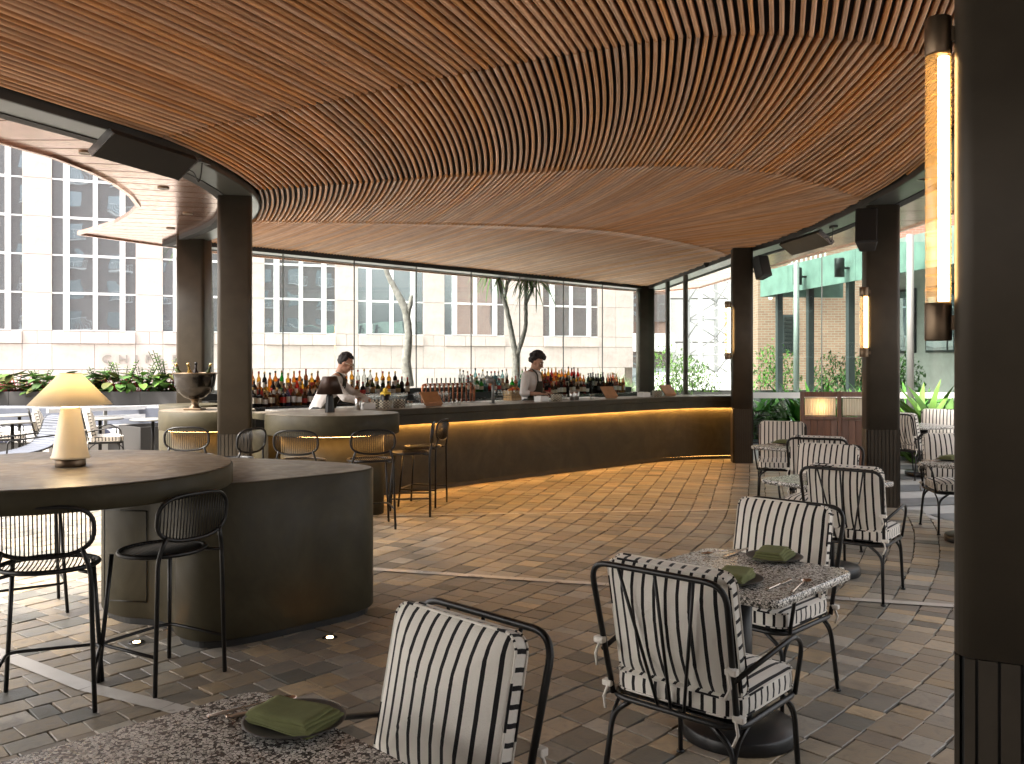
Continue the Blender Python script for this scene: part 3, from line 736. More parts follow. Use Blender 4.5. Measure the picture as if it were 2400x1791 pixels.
MB().prism([tuple(bb(.0,.22)),tuple(bb(LB,.22)),tuple(bb(LB,.42)),tuple(bb(0,.42))], .996, 1.10).build('step', M['dark_trim'], bbc)
MB().prism([tuple(bb(.0,.42)),tuple(bb(LB,.42)),tuple(bb(LB,.62)),tuple(bb(0,.62))], .996, 1.20).build('high_step', M['dark_trim'], bbc)
# ================================================================ FURNITURE
# ---- left high table
ht = thing('high_table', 'round cement high table with the cream lamp on it', 'table', (0,0,0))
circ = circle(-2.6, 5.1, .975, 96)
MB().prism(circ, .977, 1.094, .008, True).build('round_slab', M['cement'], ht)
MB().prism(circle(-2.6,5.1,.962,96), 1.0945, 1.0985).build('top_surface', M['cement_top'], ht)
bpoly = smooth_closed([(-2.78,6.25),(-2.72,5.98),(-2.52,5.80),(-2.26,5.72),(-2.10,5.56),(-2.0,5.38),(-1.82,5.28),(-1.58,5.37),(-1.3,5.62),(-1.06,5.85),(-.945,6.06),(-1.02,6.27),(-1.4,6.50),(-2.05,6.72),(-2.5,6.68)], 6)
bpoly = bpoly if sum(bpoly[i-1][0]*bpoly[i][1]-bpoly[i][0]*bpoly[i-1][1] for i in range(len(bpoly))) > 0 else bpoly[::-1]
hb = MB().prism(bpoly, .05, .972, .006, True).build('lobed_base', M['cement'], ht)
MB().prism(offset(bpoly,-.014), .9725, .9755).build('base_top', M['cement_top'], ht)
MB().prism(offset(bpoly,-.035), 0, .049).build('plinth', M['dark_trim'], ht)
pm = MB()
for (a,b,c,d) in (((-2.62,5.79,.74),(-2.33,5.74,.74),0,0),((-2.62,5.79,.16),(-2.33,5.74,.16),0,0),((-2.62,5.79,.16),(-2.62,5.79,.74),0,0),((-2.33,5.74,.16),(-2.33,5.74,.74),0,0)): pm.tube([a,b], .0035, 5)
pm.build('access_panel_outline', M['dark_trim'], ht)

# ---- counter stool
def make_stool():
    t = thing('counter_stool', '', 'bar stool', group='black wire counter stools'); mt = M['steel_black']
    for sx in (-1,1):
        MB().tube([(sx*.225,.225,0),(sx*.185,.17,.672)], .0115, 8).build('leg', mt, t)
        MB().tube(bend([(sx*.225,-.225,0),(sx*.205,-.222,.69),(sx*.17,-.245,.80)], .05), .0115, 8).build('leg', mt, t)
        MB().tube([(sx*.20,-.218,.675),(sx*.15,-.15,.674)], .009, 6).build('bracket', mt, t)
    MB().tube(bend([(-.219,-.224,.20),(-.219,.222,.20),(.219,.222,.20),(.219,-.224,.20)], .07), .009, 7).build('footrest', mt, t)
    se = MB().tube([(.225*math.cos(a)*1.0, .205*math.sin(a), .685) for a in [2*math.pi*k/36 for k in range(36)]], .0125, 8, True).build('seat_ring', mt, t)
    for k in range(21):
        x = -.2+.4*k/20; h = .200*math.sqrt(max(0,1-(x/.22)**2))
        MB().tube([(x,-h,.687),(x*1.0,0,.681),(x,h,.687)], .0036, 5).build('wire', mt, se)
    # curved bean-shaped back
    def bk(x, z): return (x, -.262+.45*x*x*1.15 - (z-.88)*.10, z)
    out = []
    for k in range(44):
        a = 2*math.pi*k/44; c, s = math.cos(a), math.sin(a); e = 2/2.7
        out.append(bk(.222*math.copysign(abs(c)**e, c), .882+.122*math.copysign(abs(s)**e, s) + (.010*abs(c) if s > 0 else .006)))
    br = MB().tube(out, .011, 8, True).build('back_ring', mt, t)
    for k in range(23):
        x = -.205+.41*k/22; h = .122*(max(0,1-(abs(x)/.222)**2.7))**(1/2.7)
        MB().tube([bk(x,.885-h),bk(x,.885+h)], .0034, 5).build('wire', mt, br)
    return t
stool = make_stool()
def rz_of(dx, dy): return math.atan2(dy, dx) - math.pi/2      # turn local +Y towards (dx,dy)
ST = [((-2.30,4.475), (-.35,.94), 'black wire stool facing the front of the round table below the cream lamp'),
      ((-1.874,4.83), (-.86,.5), 'black wire stool pulled in beside the lobed cement base'),
      ((-3.3,6.12), (.55,-.83), 'black wire stool on the far side of the round table, mostly hidden'),
      ((-2.12,9.12), (.05,1), 'black wire stool squarely facing the round-ended counter below the brown lamp'),
      ((-1.45,9.20), (-.28,.96), 'black wire stool by the rounded tip of the brown lamp counter'),
      ((-1.13,9.95), (-.98,-.08), 'black wire stool side-on to the long bar, nearer the lobed table of the pair'),
      ((-1.05,10.62), (-.97,.22), 'black wire stool side-on to the long bar, second of the pair'),
      ((-3.40,9.55), (-.15,1), 'black wire stool pushed up to the wine bowl counter'),
      ((-2.86,9.22), (-.92,.38), 'black wire stool turned sideways against the fluted column')]
for i, (p, d, lab) in enumerate(ST):
    if i == 0: stool.location = (p[0],p[1],.004); stool.rotation_euler = (0,0,rz_of(*d)); stool['label'] = lab
    else: dup(stool, (p[0],p[1],.004), rz_of(*d), lab)

# ---- striped dining chair
def cushion(w, d, h, r=.06, gus=.06, seed=0):
    "boxed cushion, lying flat, centre at origin; returns MB with UV stripes along x"
    m = MB(); rg = random.Random(seed); ol = []
    # outline as superellipse-like rounded rectangle with slightly pulled-out corners
    base = rrect(w, d, r, 4); n = len(base); per = [0.0]
    for i in range(n): per.append(per[-1]+math.dist(base[i], base[(i+1) % n]))
    lev = [-.5,-.38,0,.38,.5]; idx = []
    for L_ in lev:
        k = 1.0+.012*math.cos(L_*math.pi); ids = []
        for (x, y) in base: ids.append(len(m.v)); m.v.append((x*k, y*k, L_*gus))
        idx.append(ids)
    for a in range(4):
        for i in range(n):
            j = (i+1) % n; f = (idx[a][i], idx[a][j], idx[a+1][j], idx[a+1][i]); fi = len(m.f)
            m.f.append(f); m.sm.append(True); m.c.append(None)
            for v_, u in zip(f, (per[i], per[i+1], per[i+1], per[i])): m.uv[(fi, v_)] = (u, 0)
    # domed faces made of concentric rings
    for sgn, ids in ((1, idx[4]), (-1, idx[0])):
        prev = ids
        for k, sc in enumerate((.97,.92,.82,.66,.42,.18)):
            z = sgn*(gus*.5 + (h-gus)*.5*(1-sc**2.3)**.8); cur = []
            for (x, y) in base:
                cur.append(len(m.v)); m.v.append((x*sc, y*sc, z + rg.uniform(-.0015,.0015)))
            for i in range(n):
                j = (i+1) % n; f = (prev[i],prev[j],cur[j],cur[i]) if sgn > 0 else (prev[j],prev[i],cur[i],cur[j]); fi = len(m.f)
                m.f.append(f); m.sm.append(True); m.c.append(None)
                for v_ in f: m.uv[(fi, v_)] = (m.v[v_][0]+w*.5, 0)
            prev = cur
        f = tuple(prev) if sgn > 0 else tuple(prev[::-1]); fi = len(m.f); m.f.append(f); m.sm.append(True); m.c.append(None)
        for v_ in f: m.uv[(fi, v_)] = (m.v[v_][0]+w*.5, 0)
    return m
def piping(w, d, z, r=.06):
    m = MB(); P = rrect(w, d, r, 4); m.tube([(x*1.008,y*1.008,z) for x, y in P], .0042, 5, True)
    per = 0
    nv = len(m.v)//5
    for i in range(len(m.f)):
        f = m.f[i]; k = f[0]//5; u = k*.045
        for v_ in f: m.uv[(i, v_)] = (u + (.04 if v_//5 != k else 0), 0)
    return m
def make_chair(name='dining_chair'):
    t = thing(name, '', 'dining chair', group='black wire chairs with striped cushions'); mt = M['steel_black']
    # back hoop
    MB().tube(bend([(-.265,-.235,.40),(-.285,-.36,.93),(.285,-.36,.93),(.265,-.235,.40)], .085, 7), .0115, 8).build('back_hoop', mt, t)
    for xt, xb in ((-.16,-.055),(0,.0),(.16,.055)):
        MB().tube([(xt,-.358,.928),(xb,-.245,.40)], .0065, 6).build('back_rod', mt, t)
    MB().tube([(x,y,.40) for x, y in rrect(.55,.52,.09,6)], .0115, 8, True).build('seat_ring', mt, t)
    MB().box(-.24,.24,-.22,.22,.397,.403).build('seat_mesh', mt, t)
    for sx in (-1,1):
        MB().tube(bend([(sx*.17,.255,.395),(sx*.255,.25,.33),(sx*.268,.275,.006)], .07, 6), .0105, 8).build('leg', mt, t)
        MB().tube(bend([(sx*.17,-.255,.395),(sx*.255,-.25,.33),(sx*.275,-.295,.006)], .07, 6), .0105, 8).build('leg', mt, t)
        MB().tube(bend([(sx*.27,.15,.395),(sx*.262,.245,.33),(sx*.268,.275,.05)], .07, 6), .0085, 6).build('leg_brace', mt, t)
        MB().tube(bend([(sx*.27,-.15,.395),(sx*.262,-.245,.33),(sx*.275,-.295,.05)], .07, 6), .0085, 6).build('leg_brace', mt, t)
        for y in (.275,-.295): MB().lathe([(.018,0),(.018,.008),(.0105,.012)], 10, (sx*(.268 if y > 0 else .275), y, 0)).build('foot', mt, t)
        MB().tube(bend([(sx*.278,-.285,.58),(sx*.315,.13,.655),(sx*.305,.215,.60),(sx*.275,.215,.40)], .07, 7), .0095, 8).build('arm', mt, t)
        for z, y in ((.62,-.305),(.44,-.25)):
            m = MB(); m.bbox(.012,.056,-.015,.015,-.011,.011,.004); m.v = [(sx*(.245)+sx*x, y+yy, z+zz) for x,yy,zz in m.v]
            for i, f in enumerate(m.f):
                for v_ in f: m.uv[(i, v_)] = (0, 0)
            m.build('tie', M['stripe'], t)
            m = MB(); m.tube([(sx*.27,y-.01,z),(sx*.285,y-.02,z-.05),(sx*.27,y-.03,z-.09)], .006, 5)
            for i, f in enumerate(m.f):
                for v_ in f: m.uv[(i, v_)] = (0, 0)
            m.build('tie_end', M['stripe'], t)
    sc = cushion(.53,.50,.125,.07,.066,seed=2); off = (0,.012,.46); sc.v = [(x+off[0],y+off[1],z+off[2]) for x,y,z in sc.v]
    s_o = sc.build('seat_cushion', M['stripe'], t)
    for z in (.427,.493):
        p = piping(.53,.50,z,.07); p.v = [(x,y+.012,zz) for x,y,zz in p.v]; p.build('piping', M['stripe'], s_o)
    bc = cushion(.52,.48,.165,.05,.046,seed=5); rot = Matrix.Translation((0,-.212,.706)) @ Matrix.Rotation(R(90+12), 4, 'X')
    # after rotation: local y -> up, local z -> back
    bc.v = [tuple(rot @ Vector(q)) for q in bc.v]; b_o = bc.build('back_cushion', M['stripe'], t)
    for z in (-.023,.023):
        p = piping(.52,.48,z,.05); p.v = [tuple(rot @ Vector(q)) for q in p.v]; p.build('piping', M['stripe'], b_o)
    return t
chair = make_chair()
def terr_table(label, x, y, rz, mt=None):
    t = thing('dining_table', label, 'table', (x,y,0), rz, 'terrazzo pedestal tables')
    MB().prism(rrect(.76,.76,.07,6), .705, .742, .006, True).build('table_top', mt or M['terrazzo'], t)
    MB().lathe([(.062,.064),(.062,.69)], 28).build('pedestal', M['steel_black'], t)
    MB().lathe([(.12,.69),(.12,.704)], 20).build('mount_plate', M['steel_black'], t)
    MB().lathe([(.255,0),(.258,.006),(.258,.052),(.25,.062),(.063,.063)], 48).build('base_disc', M['steel_black'], t)
    return t
TB = [('terrazzo table set with one napkin, beside the chair showing its cushion front', -.74, 2.10, R(45)),
      ('terrazzo table set with two green napkins between two striped chairs', 1.03, 4.10, R(46)),
      ('terrazzo table before the fluted column with its corner towards it', 2.52, 7.22, R(35)),
      ('terrazzo table between the column at the bar end and the wooden screen', 3.2, 10.1, R(40)),
      ('terrazzo table half hidden by the dark lamp column', 4.34, 8.45, R(40))]
tables = [terr_table(*q) for q in TB]
CHR = [((-.337,2.46), (-.70,-.71), 'striped chair turned to the one-napkin table, cushion front in view'),
       ((.75,3.52), (.66,.75), 'striped chair with its back rods shown, drawn up to the two-napkin table'),
       ((1.27,4.61), (-.70,-.71), 'striped chair facing back across the two-napkin table'),
       ((2.52,6.62), (.60,.80), 'striped chair with its back turned, at the table before the fluted column'),
       ((2.70,7.88), (-.55,-.83), 'striped chair facing back across the table before the fluted column'),
       ((3.12,9.12), (.40,.92), 'striped chair back to back with another, at the table by the wooden screen'),
       ((3.25,10.85), (-.30,-.95), 'striped chair between the bar-end column and the wooden screen'),
       ((4.45,8.98), (-.15,-.99), 'striped chair facing back across the table half hidden by the lamp column'),
       ((4.40,7.75), (.15,.99), 'striped chair with only its leg past the dark lamp column'),
       ((5.85,13.1), (.9,.4), 'striped chair outside on the banded paving, side-on to its table'),
       ((6.5,13.7), (-.5,-.87), 'striped chair outside on the banded paving in front of the leafy clump'),
       ((-6.52,14.4), (.86,.5), 'striped terrace chair before the patterned bench cushion, angled to a round table'),
       ((-7.38,14.5), (.88,.47), 'striped terrace chair partly behind the cream lamp'),
       ((-8.35,14.9), (.9,.4), 'striped terrace chair by the planter with its arm towards the sling lounger'),
       ((-8.2,13.75), (.9,.4), 'striped terrace chair close behind the sling lounger')]
chairs = []
for i, (p, d, lab) in enumerate(CHR):
    if i == 0: chair.location = (p[0],p[1],.005); chair.rotation_euler = (0,0,rz_of(*d)); chair['label'] = lab; chairs.append(chair)
    else: chairs.append(dup(chair, (p[0],p[1],.005 if i < 9 else .0), rz_of(*d), lab))
terr_table('small terrazzo table outside between the two striped chairs', 6.1, 13.35, R(20))

# ---- plates, napkins, cutlery
def make_plate():
    m = MB().lathe([(.001,.004),(.07,.004),(.085,.006),(.108,.014),(.112,.017),(.112,.019),(.106,.0185),(.084,.011),(.07,.009),(.001,.0085)], 40)
    return m.mesh('dinner_plate', M['plate'])
def make_napkin():
    "cloth folded in three: stacked sheets joined by a rolled fold on one long side"
    m = MB(); nx, ny = 14, 10
    for layer in range(4):
        w, d, z = .20-.010*layer, .140-.012*layer, layer*.0075; n0 = len(m.v)
        for top in (0,1):
            for j in range(ny+1):
                for i in range(nx+1):
                    u, v = i/nx, j/ny; edge = min(u,1-u)*nx; e2 = (1-v)*ny
                    zz = z + (.0062 if top else 0) + .0025*math.sin(u*4.2+layer*.8)*math.sin(v*2.6+.4)
                    if top and (edge < .5): zz -= .0022
                    if top and v < .12: zz -= .004*(1-v/.12)
                    if not top and v < .12 and layer: zz -= .003*(1-v/.12)
                    m.v.append(((u-.5)*w+.004*math.sin(v*5+layer*2), (v-.5)*d-.004*layer+.0035*math.sin(u*6+layer), zz))
        s_ = (nx+1)*(ny+1)
        for j in range(ny):
            for i in range(nx):
                a = n0+j*(nx+1)+i; m.f.append((a,a+nx+1,a+nx+2,a+1)); b = a+s_; m.f.append((b,b+1,b+nx+2,b+nx+1)); m.sm += [True,True]; m.c += [None,None]
        rim = [n0+i for i in range(nx)]+[n0+nx+j*(nx+1) for j in range(ny)]+[n0+ny*(nx+1)+nx-i for i in range(nx)]+[n0+(ny-j)*(nx+1) for j in range(ny)]
        for a, b in zip(rim, rim[1:]+rim[:1]): m.f.append((a,b,b+s_,a+s_)); m.sm.append(False); m.c.append(None)
    return m.mesh('napkin', M['napkin'])
def make_knife():
    m = MB(); m.bbox(-.006,.006,-.105,-.005,.0015,.0075,.002); m.bbox(-.0075,.0085,-.005,.10,.0025,.0045,.0008); return m.mesh('table_knife', M['cutlery'])
def make_spoon():
    m = MB(); m.tube([(0,-.10,.003),(0,-.02,.008),(0,.035,.010),(0,.055,.005)], [.0045,.003,.0025,.003], 6)
    pts = []; fs = []
    nr, na = 5, 16
    for i in range(nr+1):
        for k in range(na):
            a = 2*math.pi*k/na; r = i/nr; pts.append((.019*r*math.cos(a), .078+.028*r*math.sin(a), .001+.008*r*r))
    for i in range(nr):
        for k in range(na): fs.append((i*na+k, i*na+(k+1) % na, (i+1)*na+(k+1) % na, (i+1)*na+k))
    m.add(pts, fs, True); return m.mesh('spoon', M['cutlery'])
PL, NA, KN, SP = make_plate(), make_napkin(), make_knife(), make_spoon()
ZT = .743
def setting(x, y, rz, where, plate=True, cut=True, c_off=(.17,0), c_rz=0.0):
    if plate:
        o = put('dinner_plate', PL, None, (x,y,ZT), (0,0,rz), (1.2,1.2,1)); tag(o, 'charcoal plate under the napkin %s' % where, 'plate', 'charcoal plates')
        o = put('napkin', NA, None, (x,y,ZT+.0125), (0,0,rz+R(14)), (1.12,1.12,1.25)); tag(o, 'folded olive linen napkin on the plate %s' % where, 'napkin', 'olive napkins')
    if cut:
        c, s = math.cos(rz), math.sin(rz); cx_, cy_ = x+c*c_off[0]-s*c_off[1], y+s*c_off[0]+c*c_off[1]
        o = put('table_knife', KN, None, (cx_,cy_,ZT), (0,0,rz+c_rz)); tag(o, 'bronze table knife beside the napkin %s' % where, 'knife', 'table knives')
        o = put('spoon', SP, None, (cx_+c*.045,cy_+s*.045,ZT), (0,0,rz+c_rz+R(8))); tag(o, 'bronze spoon beside the napkin %s' % where, 'spoon', 'spoons')
p = G(690,1692,.75); setting(p[0],p[1],R(-42),'on the one-napkin table',True,False)
p = G(640,1665,.743); o = put('table_knife', KN, None, (p[0],p[1],ZT), (0,0,R(-62)), (1.2,1.2,1.2)); tag(o,'dark table knife beside the single napkin','knife','table knives')
p = G(590,1662,.743); o = put('spoon', SP, None, (p[0],p[1],ZT), (0,0,R(-58)), (1.2,1.2,1.2)); tag(o,'spoon beyond the knife on the one-napkin table','spoon','spoons')
p = G(1716,1358,.75); setting(p[0],p[1],R(46),'on the near side of the two-napkin table',True,False)
p = G(1815,1307,.75); setting(p[0],p[1],R(-134),'on the far side of the two-napkin table',True,False)
for (px,py,rz,me,lab,cat) in ((1828,1370,-40,KN,'table knife next to the near napkin of the two-napkin table','knife'),(1875,1376,-34,SP,'spoon lying bowl up next to the near napkin','spoon'),(1725,1297,140,KN,'table knife next to the far napkin of the two-napkin table','knife'),(1690,1296,120,SP,'spoon next to the far napkin of the two-napkin table','spoon')):
    p = G(px,py,.743); o = put('table_knife' if cat == 'knife' else 'spoon', me, None, (p[0],p[1],ZT), (0,0,R(rz)), (1.2,1.2,1.2)); tag(o,lab,cat,'table knives' if cat == 'knife' else 'spoons')
setting(3.1,10.32,R(40),'on the table by the wooden screen',True,True,(-.18,0))
setting(4.2,8.62,R(200),'on the table half hidden by the lamp column',True,True,(.2,0))
setting(2.42,7.0,R(20),'on the table before the fluted column',True,True)

# ---- lamps
p = G(165,1092,1.1)
lp = thing('table_lamp', 'cream cone table lamp glowing on the round cement table', 'lamp', (p[0],p[1],1.099)); lp.scale = (1.09,1.09,1.07)
MB().lathe([(.072,0),(.074,.003),(.074,.036),(.070,.04)], 40).build('foot', M['brass'], lp)
MB().lathe([(.060,.04),(.094,.042),(.096,.052),(.089,.056),(.048,.298),(.047,.312),(.030,.318),(.001,.318)], 48).build('body', M['cream'], lp)
MB().lathe([(.018,.318),(.018,.345)], 20).build('neck', M['brass'], lp)
MB().lathe([(.052,.492),(.200,.330),(.203,.326),(.198,.326),(.050,.490)], 64).build('shade', M['shade'], lp)
MB().lathe([(.001,.38),(.02,.385),(.026,.405),(.02,.425),(.001,.43)], 16).build('bulb', M['bulb'], lp)
MB().lathe([(.0505,.4915),(.0525,.4935),(.049,.4945)], 40).build('shade_rim', M['brass'], lp)
p = G(773,967,1.116); 
lp2 = thing('small_lamp', 'small unlit brown lamp on the round-ended counter', 'lamp', (p[0],p[1],1.1165))
MB().lathe([(.054,0),(.055,.004),(.040,.19),(.030,.20),(.030,.215)], 14, smooth=False).build('body', M['steel_black'], lp2)
MB().lathe([(.148,.208),(.150,.206),(.082,.402),(.080,.404),(.079,.402),(.146,.209)], 48).build('shade', M['brown_shade'], lp2)
MB().lathe([(.001,.400),(.079,.401)], 32).build('shade_top', M['brown_shade'], lp2)
def wall_lamp(label, x, y, ang, z0=1.74, z1=2.62, r=.040):
    t = thing('tube_lamp', label, 'wall lamp', (x,y,z0), ang, 'glowing tube lamps on the columns'); H = z1-z0
    MB().lathe([(r*.98,0),(r*1.04,.004),(r*1.04,.10),(r*.98,.105)], 32).build('lower_cap', M['brass'], t)
    MB().lathe([(r*.98,H-.105),(r*1.04,H-.10),(r*1.04,H-.004),(r*.98,H)], 32).build('upper_cap', M['brass'], t)
    MB().lathe([(r*.42,.11),(r*.42,H-.11)], 16, (r*.40,0,0)).build('light_rod', M['tube_glow'], t)
    g_ = MB().tube([(0,0,.105),(0,0,H-.105)], r*.97, 32, cap=False).build('glass_tube', M['tube_glass'], t)
    for k in range(1,18): MB().tube([(r*math.cos(a),r*math.sin(a),.105+(H-.21)*k/18) for a in [2*math.pi*q/24 for q in range(24)]], .0014, 4, True).build('glass_rib', M['tube_glass'], g_)
    MB().box(.0,.07,-.012,.012,.03,.07).build('bracket', M['brass'], t); MB().box(.0,.07,-.012,.012,H-.07,H-.03).build('bracket', M['brass'], t)
    return t
LPX = [('large glowing tube lamp on the dark column', 1.19, 2.515, R(-26), 1.755, 2.655, .034), ('glowing tube lamp on the column above the striped chairs', 4.085, 10.45, R(-8), 1.74, 2.55, .05), ('glowing tube lamp on the column at the end of the bar', 3.575, 14.93, R(0), 1.72, 2.68, .05)]
for q in LPX: wall_lamp(*q)
# in-ground uplights
for i, (px, py, lab) in enumerate(((320,1507,'small round floor light glowing between the stool and the lobed base'),(773,1496,'small round floor light glowing on the open paving beyond the lobed base'))):
    p = G(px,py,0); t = thing('floor_light', lab, 'floor light', (p[0],p[1],.004), group='floor lights')
    MB().lathe([(.022,.0015),(.045,.003),(.048,0)], 24).build('ring', M['dark_steel'], t); MB().lathe([(.001,.0035),(.021,.0035)], 20).build('lens', M['bulb_soft'], t)

# ---- heaters, speakers, camera on the soffit
def heater(label, a, b, z):
    a, b = Vector(a), Vector(b); L = (b-a).length; ang = math.atan2((b-a).y,(b-a).x); c = (a+b)/2
    t = thing('radiant_heater', label, 'heater', (c.x,c.y,z), ang, 'black radiant heaters under the soffit'); rot = Matrix.Rotation(R(-38), 4, 'X')
    m = MB(); m.bbox(-L/2,L/2,-.13,.13,-.03,.03,.006, rot); m.build('panel', M['heater'], t)
    for sx in (-1,1): MB().bbox(sx*(L/2+.006)-.005, sx*(L/2+.006)+.005,-.134,.134,-.034,.034,.003, rot).build('end_cap', M['dark_steel'], t)
    for sx in (-.36,.36): MB().box(sx*L-.015,sx*L+.015,-.012,.012,.03,.112).build('bracket', M['steel_black'], t); MB().box(sx*L-.06,sx*L+.06,-.02,.02,.108,.118).build('mount_foot', M['steel_black'], t)
    MB().tube(smooth_open([(L/2,.02,.0),(L/2+.10,.0,-.02),(L/2+.16,0,-.09),(L/2+.2,0,-.03),(L/2+.22,0,.10)],5), .006, 6).build('cable', M['steel_black'], t)
    MB().box(L/2+.17,L/2+.30,-.03,.03,.09,.118).build('socket', M['steel_black'], t); return t
def Hs(px, py, z): Y = F*(z-CH)/(HZ-py); return ((px-1200)*Y/F, Y)
heater('long black radiant heater beneath the left soffit near the copper eaves', Hs(238,333,3.38), Hs(436,394,3.38), 3.38)
heater('black radiant heater beneath the soffit before the green canopy', Hs(1845,583,3.38), Hs(1935,556,3.38), 3.38)
def speaker(label, x, y, z, rz, s=1.0):
    t = thing('loudspeaker', label, 'loudspeaker', (x,y,z), rz, 'black loudspeakers high on the columns'); rot = Matrix.Rotation(R(-18), 4, 'X')
    m = MB(); m.prism([(-.105*s,-.10*s),(.105*s,-.10*s),(.075*s,.12*s),(-.075*s,.12*s)], -.19*s, .19*s, .012); m.v = [tuple(rot @ Vector(q)) for q in m.v]; m.build('cabinet', M['speaker'], t)
    m = MB(); m.bbox(-.095*s,.095*s,-.112*s,-.101*s,-.175*s,.175*s,.004); m.v = [tuple(rot @ Vector(q)) for q in m.v]; m.build('grille', M['heater'], t)
    MB().tube([(0,.09*s,.0),(0,.22*s,.02)], .018, 8).build('bracket', M['steel_black'], t); return t
speaker('large black loudspeaker tilted down beside the lit column', 4.06, 10.30, 3.20, R(-24), 1.15)
speaker('smaller black loudspeaker on the column at the end of the bar', 4.08, 14.72, 3.22, R(24), .95)
t = thing('dome_camera', 'small black dome camera under the soffit by the bar-end column', 'camera', (*Hs(1656,622,3.45), 3.5)); MB().lathe([(.05,0),(.055,-.03),(.05,-.045)], 20).build('housing', M['speaker'], t); MB().lathe([(.046,-.045),(.036,-.075),(.001,-.09)], 20).build('dome', M['heater'], t)
t = thing('ceiling_spot', 'round flush spotlight in the grey soffit beside the large tube lamp', 'downlight', (*Hs(2165,420,3.5), 3.498)); MB().lathe([(.05,0),(.065,-.004),(.066,.001)], 24).build('trim_ring', M['steel'], t); MB().lathe([(.001,-.001),(.05,-.001)], 20).build('lens', M['ivory_paper'], t)
# ---- wooden screen with gathered fabric
sx0, sy0 = 4.22, 13.1
ws = thing('wooden_screen', 'dark wooden booth screen with gathered cream fabric panels', 'screen', (sx0,sy0,0), R(-3))
def screen_panel(x0, x1, y, lit):
    fr = MB(); fr.bbox(x0,x1,y-.02,y+.02,1.17,1.245,.005); fr.build('top_rail', M['walnut'], ws)
    MB().bbox(x0,x1,y-.03,y+.02,.84,.88,.005).build('middle_rail', M['walnut'], ws)
    n = 5
    for k in range(n): MB().bbox(x0+(x1-x0)*k/n+.002, x0+(x1-x0)*(k+1)/n-.002, y-.012, y+.012, .02, .835, .003).build('board', M['walnut'], ws)
    m = MB(); nn = 60
    for k in range(nn+1):
        x = x0+.02+(x1-x0-.04)*k/nn; d = .010*math.sin(k*1.3)+.005*math.sin(k*2.9); m.v += [(x,y+d,.89),(x,y+d*.6+.003,1.03),(x,y+d,1.165)]
    for k in range(nn):
        for j in range(2): m.f.append((k*3+j,k*3+3+j,k*3+4+j,k*3+1+j)); m.sm.append(True); m.c.append(None)
    m.build('gathered_fabric', M['shade'], ws)
    for z in (.9,1.155): MB().tube([(x0,y-.012,z),(x1,y-.012,z)], .005, 6).build('curtain_rod', M['brass'], ws)
screen_panel(.02,.50,0,True); screen_panel(.56,1.06,0,False)
for x in (0,.53,1.08): MB().bbox(x-.025,x+.025,-.03,.03,0,1.25,.006).build('post', M['walnut'], ws)
MB().lathe([(.001,.98),(.03,.99),(.035,1.03),(.03,1.07),(.001,1.08)], 14, (.27,.14,0)).build('bulb', M['bulb_soft'], ws)
MB().tube([(.27,.14,.9),(.27,.14,.98)], .01, 8).build('bulb_holder', M['brass'], ws)
MB().bbox(.05,.5,.06,.24,.86,.899,.004).build('shelf', M['walnut'], ws)
# ================================================================ BAR THINGS
COL = {'amber': liquor('amber_spirit', (.86,.45,.12)), 'gold': liquor('gold_spirit', (.92,.62,.16)), 'green': liquor('green_bottle', (.10,.55,.12)), 'clear': liquor('clear_spirit', (.90,.93,.92)),
       'dark': liquor('dark_wine', (.05,.03,.025)), 'brown': liquor('brown_spirit', (.45,.20,.06)), 'red': liquor('red_aperitif', (.70,.10,.05)), 'rose': liquor('rose_wine', (.95,.55,.42)), 'teal': liquor('teal_bottle', (.10,.62,.60)), 'blue': liquor('pale_blue_gin', (.55,.78,.80)), 'olive': liquor('olive_wine', (.12,.14,.03)), 'violet': liquor('violet_gin', (.45,.35,.62))}
LAB = [plain('label_cream', (.66,.60,.48), .7, var=.12, scale=40), plain('label_white', (.78,.76,.72), .7, var=.06, scale=40), plain('label_black', (.03,.028,.026), .6), plain('label_red', (.48,.04,.03), .6, var=.2, scale=40), plain('label_tan', (.42,.30,.16), .7, var=.15, scale=40)]
CAPM = [M['steel_black'], plain('cork', (.40,.26,.14), .8), plain('cap_red', (.35,.03,.03), .5), plain('cap_gold', (.55,.38,.14), .35, .7)]
SHP = {'round': (.038,.185,.225,.014,.295), 'squat': (.046,.135,.175,.016,.235), 'tall': (.034,.215,.255,.0135,.335), 'wine': (.037,.18,.235,.0145,.31), 'square': (.040,.175,.20,.014,.27)}
bm_cache = {}
def bottle_mesh(sh, colr):
    k = (sh, colr)
    if k not in bm_cache:
        r, z1, z2, rn, h = SHP[sh]; n = 16 if sh != 'square' else 4
        prof = [(r*.92,0),(r,.008),(r,z1),(r*.9,z1+(z2-z1)*.35),(rn*1.25,z2),(rn,z2+.012),(rn,h)]
        if sh == 'square': prof = [(p[0]*(1.25 if p[0] > .03 else 1), p[1]) for p in prof]
        bm_cache[k] = MB().lathe(prof, n, smooth=(n > 4)).mesh('bottle', COL[colr])
    return bm_cache[k]
pc = {}
def cap_mesh(sh, ci):
    k = ('c', sh, ci)
    if k not in pc:
        r, z1, z2, rn, h = SHP[sh]; pc[k] = MB().lathe([(rn*1.12,h-.028),(rn*1.15,h),(rn*1.12,h+.010),(.001,h+.011)], 12).mesh('cap', CAPM[ci])
    return pc[k]
